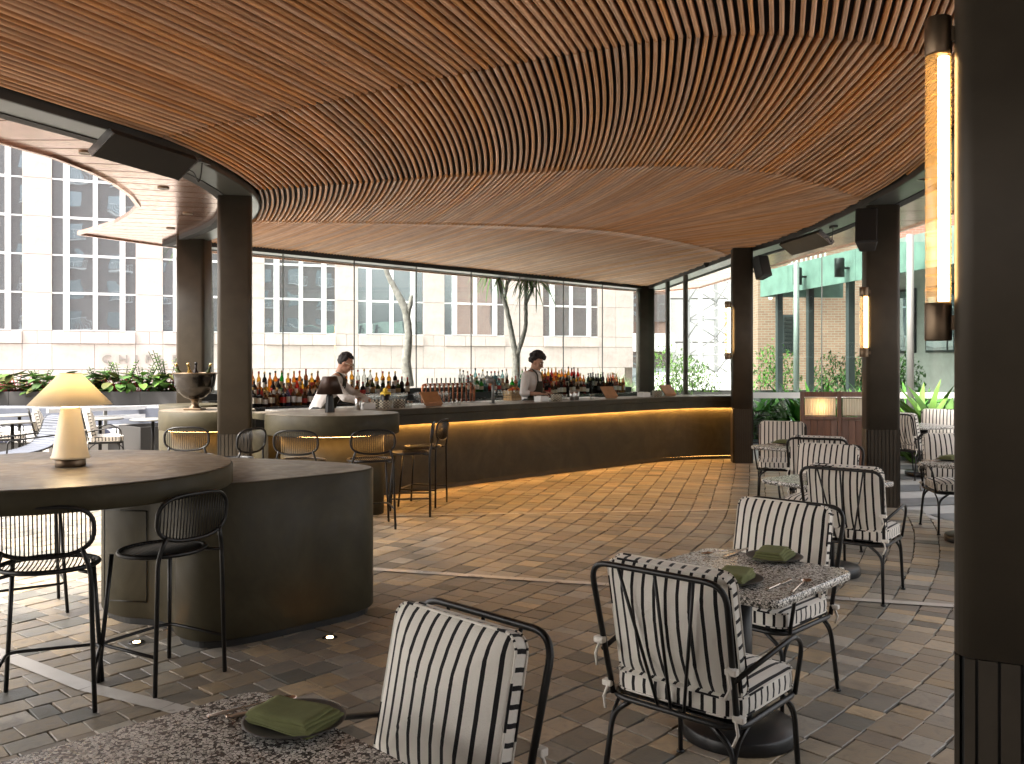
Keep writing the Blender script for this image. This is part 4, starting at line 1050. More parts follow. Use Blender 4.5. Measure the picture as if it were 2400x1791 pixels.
def lab_mesh(sh, li):
    k = ('l', sh, li)
    if k not in pc:
        r, z1, z2, rn, h = SHP[sh]; r *= 1.02; n = 16 if sh != 'square' else 4
        if n == 4: r *= 1.25
        m = MB(); a, b = z1*.28, z1*.78
        for q in range(n):
            t0, t1 = 2*math.pi*q/n, 2*math.pi*(q+1)/n
            m.add([(r*math.cos(t0),r*math.sin(t0),a),(r*math.cos(t1),r*math.sin(t1),a),(r*math.cos(t1),r*math.sin(t1),b),(r*math.cos(t0),r*math.sin(t0),b)], [(0,1,2,3)], n > 4)
        pc[k] = m.mesh('label_band', LAB[li])
    return pc[k]
CN = {'amber':'amber','gold':'golden','green':'green','clear':'clear','dark':'near-black','brown':'brown','red':'red','rose':'rose pink','teal':'teal','blue':'pale blue','olive':'olive green','violet':'violet'}
SN = {'round':'round-shouldered','squat':'squat','tall':'tall slim','wine':'sloping-shouldered','square':'square'}
brng = random.Random(21)
def bottle(x, y, z, sh, colr, where, grp, ci=None, li=None):
    o = put('bottle', bottle_mesh(sh, colr), None, (x,y,z), (0,0,brng.uniform(0,6.28)), (brng.uniform(.95,1.06),)*2+(brng.uniform(.94,1.07),))
    tag(o, '%s %s bottle %s' % (SN[sh], CN[colr], where), 'bottle', grp)
    put('cap', cap_mesh(sh, brng.randrange(4) if ci is None else ci), o)
    li = brng.choice([0,0,1,1,2,3,4,None]) if li is None else li
    if li is not None: put('label_band', lab_mesh(sh, li), o)
    return o
def sb(px):   # distance along the back bar of a photo column
    k = (px-1200)/F; A = Vector((-4.3,13.06)); D = Vector((.703,.711)); return (k*A.y-A.x)/(D.x-k*D.y)
def brow(px0, px1, d, z, step, pal, shapes, where, grp, jit=.012, skip=0.0, **kw):
    s, e = sb(px0), sb(px1)
    while s < e:
        if brng.random() >= skip:
            p = bb(s, d+brng.uniform(-jit,jit)); bottle(p.x, p.y, z, brng.choice(shapes), brng.choice(pal), where, grp, **kw)
        s += step*brng.uniform(.9,1.15)
WH = ['amber','amber','gold','brown','brown','dark','red']
g1 = 'bottles on the whisky end of the back bar'
for i, c in enumerate(['teal','brown','green','amber','gold','dark','amber','amber','green','gold','amber','amber','brown','gold','brown']):
    p = bb(sb(590+i*14.0), .52+brng.uniform(-.02,.02)); bottle(p.x,p.y,1.201, ['tall','round','wine','tall'][i % 4], c, 'on the top step between the column and the brown lamp', g1)
brow(590,800,.32,1.101,.105,WH,['round','squat','round','square'],'on the middle step between the column and the brown lamp',g1)
brow(588,800,.12,.996,.098,['brown','dark','dark','amber','violet','brown'],['squat','round','square'],'on the lowest step between the column and the brown lamp',g1)
g2 = 'bottles behind the stemmed glasses'
for i, c in enumerate(['blue','amber','gold','clear','clear','clear','gold','gold','gold','dark']):
    p = bb(sb(838+i*14.6), .52); bottle(p.x,p.y,1.201, 'tall' if i < 6 else 'round', c, 'behind the stemmed glasses by the person in spectacles', g2)
brow(838,990,.32,1.101,.105,['gold','dark','brown','olive','clear'],['squat','round'],'on the middle step behind the stemmed glasses',g2)
g3 = 'bottles behind the wooden crate'
brow(1122,1238,.52,1.201,.10,['clear','clear','blue','clear','rose'],['round','tall','square','squat'],'on the top step behind the wooden crate',g3)
brow(1124,1238,.32,1.101,.11,['green','clear','rose','brown','blue'],['squat','round'],'on the middle step behind the wooden crate',g3, skip=.15)
g4 = 'bottles on the liqueur end of the back bar'
brow(1268,1398,.52,1.201,.10,['amber','gold','red','amber','brown','green','gold'],['tall','round','wine','tall'],'on the top step beside the cut-glass urn',g4)
brow(1268,1398,.32,1.101,.10,['amber','gold','brown','red','dark','amber'],['round','squat','tall'],'on the middle step beside the cut-glass urn',g4)
brow(1266,1398,.12,.996,.10,['dark','brown','dark','red'],['squat','round','square'],'on the lowest step beside the cut-glass urn',g4)
brow(1412,1448,.40,1.101,.085,['dark','olive'],['wine'],'in the dark wine cluster past the cut-glass urn',g4, ci=0)
brow(1414,1446,.12,.996,.085,['dark','brown'],['wine'],'in the front of the dark wine cluster past the urn',g4, ci=0)
brow(1450,1472,.30,1.101,.075,['rose'],['wine'],'in the rose wine cluster at the end of the back bar',g4, ci=3)
brow(1452,1474,.12,.996,.075,['rose','gold'],['wine'],'in the front of the rose wine cluster',g4, ci=3)
# cut-glass urn
p = bb(sb(1398),.18); u = thing('cut_glass_urn', 'large cut-glass lidded urn among the liqueur bottles', 'urn', (p.x,p.y,.996))
cg = thin_glass('cut_glass', (.84,.88,.88), 2.2, .02)
MB().lathe([(.07,0),(.07,.012),(.02,.03),(.02,.07),(.06,.10),(.105,.20),(.115,.32),(.105,.33)], 12, smooth=False).build('bowl', cg, u)
MB().lathe([(.118,.33),(.10,.36),(.05,.385),(.02,.40),(.03,.43),(.001,.45)], 12, smooth=False).build('lid', cg, u)
# stemmed glasses on the work station
GL = thin_glass('glassware', (.93,.94,.93), 2.4)
gm = MB().lathe([(.032,0),(.033,.003),(.006,.008),(.004,.075),(.012,.085),(.034,.115),(.037,.14),(.031,.185)], 16).mesh('wine_glass', GL)
def mp_(px, d):
    "point on the work station, d metres in from its front, under a photo column"
    best = None
    ln = off_open(BF, 1.85+d)
    for a, b in zip(ln, ln[1:]):
        for t_ in range(10):
            q = (a[0]+(b[0]-a[0])*t_/10, a[1]+(b[1]-a[1])*t_/10); e = abs(1200+F*q[0]/q[1]-px)
            if best is None or e < best[0]: best = (e, q)
    return best[1]
for row in range(3):
    for i in range(13):
        q = mp_(842+i*8.6+row*3, .08+row*.11); o = put('wine_glass', gm, None, (q[0],q[1],1.021), (0,0,0)); tag(o,'stemmed wine glass in the rows beside the bowl of lemons','glass','stemmed glasses by the lemons')
    for i in range(9):
        q = mp_(976+i*8.8+row*3, .08+row*.11); o = put('wine_glass', gm, None, (q[0],q[1],1.021)); tag(o,'stemmed wine glass in the rows beside the beer taps','glass','stemmed glasses by the taps')
for i in range(8):
    q = mp_(1166+i*7, .14+.07*(i % 2)); o = put('wine_glass', gm, None, (q[0],q[1],1.021)); tag(o,'stemmed wine glass in front of the wooden crate','glass','stemmed glasses by the crate')
# beer font: copper pipe frame with a row of taps
q0, q1 = mp_(990,.28), mp_(1112,.28); A, B = Vector(q0), Vector(q1); D = B-A; ft = thing('beer_font', 'copper pipe beer font with a row of black tap handles', 'beer font', (A.x,A.y,1.02), math.atan2(D.y,D.x)); L = D.length
MB().tube(bend([(0,0,0),(0,0,.30),(L,0,.30),(L,0,0)], .06, 6), .021, 10).build('header_pipe', M['copper_pipe'], ft)
for k in range(11):
    x = .07+(L-.14)*k/10
    tp = MB().tube(bend([(x,.0,0),(x,.0,.28),(x,-.03,.31)], .04), .015, 8).build('tap_pipe', M['copper_pipe'], ft)
    MB().tube([(x,-.02,.305),(x,-.075,.30),(x,-.08,.25)], .010, 8).build('spout', M['steel'], tp); MB().lathe([(.008,.32),(.010,.335),(.012,.40),(.010,.405),(.001,.406)], 8, (x,-.04,0)).build('handle', M['steel_black'], tp)
MB().box(-.03,L+.03,-.13,-.01,.0,.014).build('drip_tray', M['steel'], ft)
# crate with fruit, lemons, cups
q = mp_(1206,.3); cr = thing('wooden_crate', 'pale slatted wooden crate of fruit on the work bench', 'crate', (q[0],q[1],1.021), R(44))
for y in (-.10,.10):
    for k in range(4): MB().bbox(-.19,.19,y-.005,y+.005,.005+k*.042,.04+k*.042,.002).build('slat', M['crate'], cr)
for x in (-.185,.185):
    for k in range(4): MB().bbox(x-.005,x+.005,-.094,.094,.005+k*.042,.04+k*.042,.002).build('slat', M['crate'], cr)
MB().box(-.18,.18,-.094,.094,.0,.005).build('crate_floor', M['crate'], cr)
FR = {'orange': plain('orange_peel', (.80,.28,.03), .45, var=.1, bumpy=.3), 'lemon': plain('lemon_peel', (.85,.60,.06), .42, var=.08, bumpy=.3), 'teal': plain('teal_balloon', (.03,.42,.44), .2), 'red': plain('red_fruit', (.55,.07,.03), .4)}
def fruit(kind, x, y, z, r, lab, grp):
    m = MB().lathe([(.001,-r*1.12),(r*.35,-r*1.02),(r*.8,-r*.6),(r,0),(r*.8,r*.6),(r*.35,r*1.0),(r*.12,r*1.15),(.001,r*1.2)] if kind == 'lemon' else [(.001,-r*.96),(r*.5,-r*.85),(r*.87,-r*.45),(r,0),(r*.87,r*.48),(r*.5,r*.85),(r*.1,r*.93),(.001,r*.9)], 18)
    o = m.build('lemon' if kind == 'lemon' else 'fruit', FR[kind]); o.location = (x,y,z); o.rotation_euler = (brng.uniform(.4,1.4),brng.uniform(-.6,.6),brng.uniform(0,3)); return tag(o, lab, 'fruit', grp)
for i in range(6): fruit(['orange','red'][i % 2], q[0]-.10+.05*i*.8, q[1]-.10+.045*i, 1.19+.012*(i % 3), .036, '%s fruit heaped in the wooden crate' % ['orange','red'][i % 2], 'fruit in the crate')
o = MB().lathe([(.001,0),(.045,.03),(.06,.085),(.05,.14),(.02,.175),(.001,.18)], 20).build('glass_float', COL['teal']); o.location = (q[0]+.10,q[1]-.02,1.205); tag(o,'turquoise egg-shaped vessel above the fruit crate','vessel')
# things standing on the bar top
def on_bar(px, d=.25, z=1.1005):
    best = None; ln = off_open(BF, d)
    for a, b in zip(ln, ln[1:]):
        for t_ in range(12):
            w_ = (a[0]+(b[0]-a[0])*t_/12, a[1]+(b[1]-a[1])*t_/12); e = abs(1200+F*w_[0]/w_[1]-px)
            if best is None or e < best[0]: best = (e, w_)
    return (best[1][0], best[1][1], z)
def screen_stand(px, lab):
    p = on_bar(px,.42); t = thing('order_screen', lab, 'order screen', p, R(43), 'leather-backed order screens')
    rot = Matrix.Translation((0,0,.10)) @ Matrix.Rotation(R(-38), 4, 'X')
    MB().bbox(-.15,.15,-.008,.008,-.10,.10,.003, rot).build('leather_back', M['leather'], t); MB().bbox(-.15,.15,.009,.018,-.10,.10,.003, rot).build('tablet', M['speaker'], t)
    MB().box(-.13,.13,-.06,-.05,.0,.05).build('foot', M['leather'], t)
for px, lab in ((1012,'leather-backed order screen in front of the beer taps'),(1428,'leather-backed order screen near the rose wine'),(1566,'leather-backed order screen by the bar-end column')): screen_stand(px, lab)
def tin_basket(px, d, lab, w=.085):
    p = on_bar(px,d); t = thing('woven_pot', lab, 'pot', p, 0, 'black and cream woven pots')
    m = MB(); n, h = 22, 6
    for j in range(h):
        for k in range(n):
            a0, a1 = 2*math.pi*k/n, 2*math.pi*(k+1)/n; z0, z1 = j*.0165, (j+1)*.0165; r0 = w*(.97 if (j+k) % 2 else 1.0)
            m.add([(r0*math.cos(a0),r0*math.sin(a0),z0),(r0*math.cos(a1),r0*math.sin(a1),z0),(r0*math.cos(a1),r0*math.sin(a1),z1),(r0*math.cos(a0),r0*math.sin(a0),z1)], [(0,1,2,3)], False, (.62,.56,.42,1) if (j+k) % 2 else (.03,.028,.025,1))
    mm = bpy.data.materials.get('weave')
    if mm is None:
        mm, tt, b_ = mat('weave'); at = N(tt,'ShaderNodeVertexColor',layer_name='Col'); tt.links.new(at.outputs[0], b_.inputs['Base Color']); b_.inputs['Roughness'].default_value = .6
    m.build('woven_wall', mm, t); MB().lathe([(w*.95,0),(w*.95,.004)],22).build('bottom', M['steel_black'], t)
    return t, p
t_, p_ = tin_basket(902,.30,'woven pot holding the black cone of lemons')
cup = thing('lemon_cone', 'black tapered cup filled with lemons', 'cup', (p_[0],p_[1],1.12)); MB().lathe([(.035,0),(.036,.003),(.062,.155),(.060,.155)], 24).build('cup', M['steel_black'], cup); MB().lathe([(.001,.135),(.058,.135)], 20).build('inner', M['steel_black'], cup)
for i, (a, b_, c_) in enumerate(((-.035,0,.155),(.035,.01,.155),(.0,-.03,.160),(0,.01,.205))): fruit('lemon', p_[0]+a, p_[1]+b_, 1.12+c_, .033, 'lemon piled in the black cone', 'lemons in the cone')
tin_basket(935,.34,'woven pot right of the lemon cone, beside short tumblers'); tin_basket(885,.40,'woven pot next to the napkin box by the person in spectacles')
tin_basket(1305,.28,'woven pot beside the pale box at the curly-haired person'); tin_basket(1540,.30,'woven pot at the last stretch of the bar')
for px, lab in ((858,'white napkin box beside the hands of the person in spectacles'),(1271,'white napkin box in front of the curly-haired person'),(1508,'white napkin box near the bar end')):
    t = thing('napkin_box', lab, 'box', on_bar(px,.26), R(40), 'white napkin boxes'); MB().bbox(-.085,.085,-.07,.07,0,.075,.004).build('box', M['white'], t); MB().box(-.06,.06,-.05,.05,.0755,.083).build('paper', M['ivory_paper'], t); MB().box(-.02,.02,-.05,.05,.0835,.09).build('clip', M['steel_black'], t)
tm = MB().lathe([(.030,0),(.034,.002),(.043,.15),(.041,.15),(.032,.008),(.001,.008)], 20).mesh('steel_tumbler', M['steel'])
for px, d, lab in ((841,.22,'steel shaker cup by the arm of the person in spectacles'),(1340,.25,'taller steel shaker cup, first of the two past the curly-haired person'),(1353,.30,'steel shaker cup, second of the two past the curly-haired person')):
    o = put('steel_tumbler', tm, None, on_bar(px,d)); tag(o, lab, 'cup', 'steel shaker cups')
st_ = MB().lathe([(.028,0),(.030,.002),(.034,.085),(.032,.085),(.028,.01),(.001,.01)], 18).mesh('tumbler', GL)
for px, lab in ((952,'right beside the woven pot next to the lemons'),(960,'second along from the woven pot next to the lemons'),(1062,'below the first beer taps'),(1075,'below the middle beer taps'),(1258,'just left of the pale box of the curly-haired person'),(1264,'touching the pale box of the curly-haired person'),(1325,'between the woven pot and the steel shaker cups'),(1386,'alone between the shaker cups and the leather order screen')):
    o = put('tumbler', st_, None, on_bar(px,.24+.1*(px % 3))); tag(o,'short clear tumbler '+lab,'tumbler','short tumblers on the bar')
# desk lamp on the bar (grey)
p = on_bar(1155,.34); t = thing('bar_lamp', 'grey mushroom-headed lamp post on the bar beside the taps', 'lamp', p); MB().tube([(0,0,0),(0,0,.30)], .022, 14).build('post', M['post_grey'], t); MB().lathe([(.001,.37),(.05,.368),(.062,.34),(.066,.28),(.060,.28),(.05,.33),(.001,.34)], 24, (-.045,0,0)).build('head', M['post_grey'], t); MB().lathe([(.05,0),(.05,.006)], 20).build('foot', M['post_grey'], t)
# silver wine bowl
wx, wy = -3.74, 10.62; t = thing('wine_bowl', 'large silver pedestal wine bowl holding bottle necks', 'wine bowl', (wx,wy,1.1165))
MB().bbox(-.10,.10,-.10,.10,0,.022,.004).build('foot', M['brass'], t)
MB().lathe([(.075,.022),(.07,.03),(.045,.05),(.040,.10),(.055,.125),(.07,.13)], 28).build('stem', M['brass'], t)
MB().lathe([(.06,.13),(.12,.15),(.19,.215),(.225,.29),(.238,.38),(.246,.43),(.252,.434),(.238,.432),(.228,.37),(.20,.27),(.12,.18),(.001,.16)], 48).build('bowl', plain('aged_silver', (.055,.05,.046), .18, .9, .3, 5), t)
MB().tube([(.25*math.cos(a),.25*math.sin(a),.434) for a in [2*math.pi*k/40 for k in range(40)]], .007, 6, True).build('rim', M['brass'], t)
for i, (dx, dy, tx, ty, c) in enumerate(((-.12,-.02,-.3,.0,'olive'),(.02,-.05,.0,-.1,'dark'),(.10,.02,.3,.1,'olive'),(-.05,.08,-.1,.25,'gold'))):
    o = put('bottle', bottle_mesh('wine', c), None, (wx+dx,wy+dy,1.36), (ty,tx,0)); tag(o,'wine bottle leaning in the silver pedestal bowl, %s glass' % CN[c],'bottle','bottles in the wine bowl'); put('cap', cap_mesh('wine', 3 if i != 1 else 0), o)
# ================================================================ OUTSIDE
# ---- sandstone office building with gridded windows
P_ = 4.2; FA = math.atan2(.396,.918)
fb = thing('stone_office_building', 'pale sandstone office building with white-framed gridded windows', 'building', (-4.443*P_, 8.7*P_, 0), FA)
FX = Vector((math.cos(FA), math.sin(FA)))
S0, S1 = -3.2*P_, 6.49*P_
MB().box(S0, S1, .09, 6, 0, 17).build('wall_core', M['stone_back'], fb)
ROW, WZ = 1.543, 2.91
panel_cache = {}
def panel(x0, x1, z0, z1, dy=0.0):
    g_ = .007; w, h = x1-x0-2*g_, z1-z0-2*g_; k = (round(w,3), round(h,3))
    if k not in panel_cache: panel_cache[k] = MB().bbox(0, w, 0, .07, 0, h, .006).mesh('stone_panel', M['stone'])
    put('stone_panel', panel_cache[k], fb, (x0+g_, dy, z0+g_))
bays = [t*P_ for t in (-3,-2,-1,0,1,2,3,4,5.246)]; BW = .745*P_
FRC = [(0,.129),(.203,.481),(.538,.806),(.873,1.0)]
pane_cache = {}
for bi, s in enumerate(bays):
    nrow = 6 if bi < 5 else 4
    nxt = bays[bi+1] if bi+1 < len(bays) else S1
    x1 = s+BW
    # piers
    for r_ in range(nrow):
        z0 = WZ+r_*ROW
        if nxt-x1 > 1.5: panel(x1, (x1+nxt)/2, z0, z0+ROW); panel((x1+nxt)/2, nxt, z0, z0+ROW)
        else: panel(x1, nxt, z0, z0+ROW)
    xm = (x1+nxt)/2
    panel(x1, xm, 2.39, WZ); panel(xm, nxt, 2.39, WZ)
    for k in range(3): panel(s+BW*k/3, s+BW*(k+1)/3, 2.39, WZ-.02, -.09)      # projecting sill blocks
    for (a, b) in ((s, s+BW/2),(s+BW/2, x1),(x1, nxt)): panel(a, b, 1.33, 2.385)
    for (a, b) in ((s-.5, s+BW*.35),(s+BW*.35, s+BW*.9),(s+BW*.9, nxt-.5)): panel(a, b, .28, 1.325)
    # window column: white frame with panes
    top = WZ+nrow*ROW; fr = MB()
    for (a, b) in ((.129,.203),(.481,.538),(.806,.873)): fr.box(s+a*BW, s+b*BW, .0 if a != .481 else .03, .12, WZ, top)
    for r_ in range(nrow+1):
        z = WZ+r_*ROW; th = .10 if r_ else .09
        fr.box(s, s+.129*BW, .055, .12, z-.03, z+.03)
        fr.box(s+.203*BW+.001, s+.481*BW-.001, .045, .12, z-.05+(.05 if r_ == 0 else 0), z+.05); fr.box(s+.538*BW+.001, s+.806*BW-.001, .045, .12, z-.05+(.05 if r_ == 0 else 0), z+.05)
        fr.box(s+.873*BW, s+BW, .055, .12, z-.03, z+.03)
    w_ = fr.build('window_frame', M['frame_white'], fb)
    for r_ in range(nrow):
        for (a, b) in FRC:
            k = (a, b)
            if k not in pane_cache: pane_cache[k] = MB().box(0, (b-a)*BW, 0, .012, 0, ROW-.06).mesh('pane', M['pane'])
            put('pane', pane_cache[k], w_, (s+a*BW, .075, WZ+r_*ROW+.03))
for s0_, s1_ in ((S0, bays[5]-.0),): MB().box(S0, bays[5]-.28*P_, .0, .085, WZ+6*ROW, 17).build('upper_wall', M['stone'], fb)
MB().box(bays[5]-.25*P_, S1, .0, .085, WZ+4*ROW, 17).build('upper_wall', M['stone'], fb)
# raised lettering
sg = thing('wall_sign', 'raised pale metal letters reading CHIFLEY on the sandstone wall', 'sign', fb.location, FA)
for ch, px in zip('CHIFLEY', (238,276,316,339,370,402,434)):
    cu = bpy.data.curves.new('t', 'FONT'); cu.body = ch; cu.size = .50; cu.extrude = .02; cu.bevel_depth = .004
    to = bpy.data.objects.new('t', cu); col.objects.link(to); bpy.context.view_layer.update()
    me = bpy.data.meshes.new_from_object(to.evaluated_get(bpy.context.evaluated_depsgraph_get())); bpy.data.objects.remove(to); me.materials.clear(); me.materials.append(M['sign_metal'])
    k = (px-1200)/F; s = (k*fb.location.y-fb.location.x)/(FX.x-k*FX.y)
    put('letter', me, sg, (s, -.05, 1.58), (R(90),0,0), (1.12,1,1))

# ---- brick apartment block on the street behind
ab = thing('brick_apartments', 'brown brick apartment block with white balconies mirrored in the office windows', 'building', (-34,-26,0))
MB().box(0, 75, -12, 0, 0, 26).build('wall', M['brick_dark'], ab)
wmesh = MB().box(-.9,.9,0,.06,0,1.7).mesh('window', M['pane']); bmesh_ = MB()
for k in range(12): bmesh_.box(-1.05+k*.19,-1.03+k*.19,.6,.62,.0,.9)
bmesh_.box(-1.1,1.1,.58,.64,.9,.95); bmesh_.box(-1.1,1.1,0,.64,-.12,0); bm2 = bmesh_.mesh('balcony', M['frame_white'])
for i in range(16):
    for j in range(7):
        put('window', wmesh, ab, (3+i*4.6, .0, 2.2+j*3.2)); put('balcony', bm2, ab, (3+i*4.6+.2, .06, 2.0+j*3.2)) if (i+j) % 3 != 1 else None

# ---- leaves and plants
def blade(mb, base, d, L, w, droop, rg, n=5, fold=.0, colr=None):
    d = Vector(d).normalized(); side = d.cross(Vector((0,0,1))); side = side.normalized() if side.length > .01 else Vector((1,0,0)); p = Vector(base); n0 = len(mb.v); v = d.copy()
    for i in range(n+1):
        t = i/n; ww = w*math.sin(math.pi*(.12+.86*t))**.75 if i < n else .001
        mb.v += [tuple(p-side*ww), tuple(p+Vector((0,0,-fold*ww))), tuple(p+side*ww)]
        v = (v + Vector((0,0,-droop/n))).normalized(); p = p + v*(L/n)
    for i in range(n):
        for j in range(2): a = n0+i*3+j; mb.f.append((a,a+1,a+4,a+3)); mb.sm.append(True); mb.c.append(None)
def leafy(name, label, cat, loc, kind, h, w, n, mats, seed, grp, stemm='leaf_dark'):
    rg = random.Random(seed); t = thing(name, label, cat, loc, 0, grp); stems = MB(); ms = [MB() for _ in mats]
    for k in range(n):
        a = rg.uniform(0,6.283); el = rg.uniform(.35,1.35)
        if kind == 'strap':
            ms[k % len(ms)].__class__; b = (rg.uniform(-.12,.12)*w, rg.uniform(-.12,.12)*w, 0)
            blade(ms[rg.randrange(len(ms))], b, (math.cos(a)*math.cos(el)*.8, math.sin(a)*math.cos(el)*.8, math.sin(el)+.35), h*rg.uniform(.8,1.3), .035*w*rg.uniform(.8,1.3), rg.uniform(1.0,2.0), rg, 6, .4)
        elif kind == 'grass':
            b = (rg.uniform(-.5,.5)*w, rg.uniform(-.5,.5)*w, 0)
            blade(ms[rg.randrange(len(ms))], b, (math.cos(a)*.45, math.sin(a)*.45, 1.2), h*rg.uniform(.5,1.1), .006*rg.uniform(.7,1.6), rg.uniform(.2,1.4), rg, 4)
        elif kind == 'big':
            r_ = w*math.sqrt(rg.random()); z = h*rg.uniform(.25,1.0); p = Vector((math.cos(a)*r_, math.sin(a)*r_, z))
            stems.tube([(p.x*.15,p.y*.15,0),(p.x*.6,p.y*.6,z*.6),tuple(p)], .006, 4, cap=False)
            blade(ms[rg.randrange(len(ms))], p, (math.cos(a), math.sin(a), rg.uniform(-.3,.7)), rg.uniform(.24,.40), rg.uniform(.065,.10), rg.uniform(.2,1.2), rg, 5, .35)
        elif kind == 'zz':
            d = Vector((math.cos(a)*.35, math.sin(a)*.35, 1)); L = h*rg.uniform(.7,1.1); stems.tube([(0,0,0),tuple(d*L*.5),tuple(d*L+Vector((math.cos(a)*.05,math.sin(a)*.05,0)))], .007, 4, cap=False)
            for q in range(9):
                u = .25+.75*q/9
                for sgn in (-1,1): blade(ms[rg.randrange(len(ms))], d*L*u, (math.cos(a+sgn*1.4), math.sin(a+sgn*1.4), .5), .085, .024, .3, rg, 3, .2)
        elif kind == 'bush':
            r_ = rg.random()**.4; th = math.acos(rg.uniform(-.2,1)); p = Vector((math.sin(th)*math.cos(a)*w*r_, math.sin(th)*math.sin(a)*w*r_, h*.35+math.cos(th)*h*.65*r_))
            p += Vector((rg.gauss(0,.06),rg.gauss(0,.06),rg.gauss(0,.06)))*w
            for q in range(5): blade(ms[rg.randrange(len(ms))], p, (rg.gauss(0,1),rg.gauss(0,1),rg.gauss(.3,.7)), rg.uniform(.06,.13), .02, .4, rg, 2)
    for m_, mn in zip(ms, mats):
        if m_.f: m_.build('foliage', M[mn], t)
    if stems.f: stems.build('stems', M[stemm], t)
    if kind == 'bush': MB().tube([(0,0,0),(.03,.02,h*.3),(.0,.05,h*.6)], [.03,.022,.01], 6).build('stem', M['bark'], t)
    return t
def box_planter(name, label, x0, x1, y0, y1, h, nseg=3, rz=0.0, loc=None):
    t = thing(name, label, 'planter', loc or (0,0,0), rz)
    for k in range(nseg):
        a, b = x0+(x1-x0)*k/nseg+.004, x0+(x1-x0)*(k+1)/nseg-.004
        m = MB(); m.box(a,b,y0,y0+.04,0,h); m.box(a,b,y1-.04,y1,0,h); m.box(a,a+.03,y0+.041,y1-.041,0,h-.002); m.box(b-.03,b,y0+.041,y1-.041,0,h-.002); m.build('box_wall', M['planter'], t)
    MB().box(x0+.04,x1-.04,y0+.042,y1-.042,.0,h-.10).build('soil', M['soil'], t); return t
box_planter('terrace_planter', 'long dark grey planter wall behind the terrace bench', -13.5, -5.9, 17.35, 18.2, 1.10, 6)
prg = random.Random(8)
wl = ['with red stems at the far end of the terrace planter','with red stems above the terrace chairs','behind the cream lamp shade','with olive leaves over the planter joint','beside the lettering on the wall','with pale leaf undersides in the terrace planter','by the column end of the planter','with broad leaves over the sling lounger','with wide leaves near the planter end']
for k in range(11):
    x = -10.4+k*.40; leafy('philodendron', 'broad-leaved philodendron %s' % wl[k % 9], 'plant', (x+prg.uniform(-.1,.1), 17.75+prg.uniform(-.15,.15), 1.0), 'big', .44, .36, 32, ['leaf','leaf_olive','leaf_dark'] if k % 2 else ['leaf_olive','leaf','leaf_bright'], 40+k, 'philodendrons in the terrace planter', 'stem_red')
for k, (x, h) in enumerate(((-8.05,.6),(-7.6,.68),(-7.2,.6),(-6.72,.85),(-6.35,.55),(-9.2,.5))):
    leafy('zamia_plant', 'upright plant with paired glossy leaflets %s' % ['above the striped chair','next to the sign','over the bench','tallest beside the column','at the planter end','by the red-stemmed leaves'][k], 'plant', (x,17.6,1.0), 'zz', h, .3, 9, ['leaf','leaf_bright'], 60+k, 'glossy upright plants in the terrace planter')
# patterned bench
be = thing('terrace_bench', 'long terrace bench with blue and white patterned seat and slate blue back', 'bench', (-7.6,16.85,0))
m_, t_, b_ = mat('blob_fabric'); vo = N(t_,'ShaderNodeTexVoronoi',Scale=4.0); t_.links.new(coords(t_), vo.inputs['Vector']); t_.links.new(ramp(t_, vo.outputs['Distance'], [(.42,(.06,.07,.12)),(.47,(.72,.73,.76))]), b_.inputs['Base Color']); b_.inputs['Roughness'].default_value = .85
MB().bbox(-2.6,1.75,-.42,.25,.20,.46,.03).build('seat_cushion', m_, be); MB().bbox(-2.6,1.75,.14,.32,.47,.84,.04).build('back_cushion', M['bench_vinyl'], be); MB().box(-2.58,1.73,-.38,.3,0,.19).build('bench_base', M['planter'], be)
def round_table(label, x, y, h=.74, r=.36):
    t = thing('round_table', label, 'table', (x,y,0), 0, 'round terrace tables'); MB().lathe([(r-.005,h-.022),(r,h-.018),(r,h-.004),(r-.004,h)], 40).build('table_top', M['post_grey'], t); MB().lathe([(.028,.03),(.028,h-.022)], 14).build('pedestal', M['steel_black'], t); MB().lathe([(.21,0),(.21,.02),(.03,.03)], 28).build('base', M['steel_black'], t)
for q in (('round terrace table before the patterned bench',-5.92,14.85),('round terrace table behind the cream lamp body',-6.86,15.0),('round terrace table beside the sling lounger',-7.85,14.15),('round terrace table farther off by the planter',-8.75,16.0),('tall round terrace table at the far end of the planter',-9.9,16.4,.98,.3)): round_table(*q)
sg_ = thing('sling_lounger', 'slate blue slatted sling lounger with black frame on the terrace', 'lounge chair', (-7.15,13.2,0), R(-30))
cv = smooth_open([(0,-.62,.20),(0,-.45,.34),(0,-.1,.36),(0,.25,.44),(0,.42,.62),(0,.50,.82),(0,.60,.86)], 5)
for k in range(len(cv)-1):
    a, b = Vector(cv[k]), Vector(cv[k+1]); d = (b-a).normalized(); c = (a+b)/2; m = MB(); m.bbox(-.27,.27,-(b-a).length*.46,(b-a).length*.46,-.012,.012,.008, Matrix.Translation(c) @ d.to_track_quat('Y','Z').to_matrix().to_4x4()); m.build('sling_slat', M['bench_vinyl'], sg_)
for sx in (-.29,.29):
    MB().tube([(sx,p[1],p[2]) for p in cv], .012, 8).build('side_rail', M['steel_black'], sg_); MB().tube(bend([(sx,-.45,0),(sx,-.42,.56),(sx,.40,.60)],.06), .012, 8).build('arm', M['steel_black'], sg_); MB().tube([(sx,.25,.44),(sx,.45,.0)], .012, 8).build('leg', M['steel_black'], sg_)
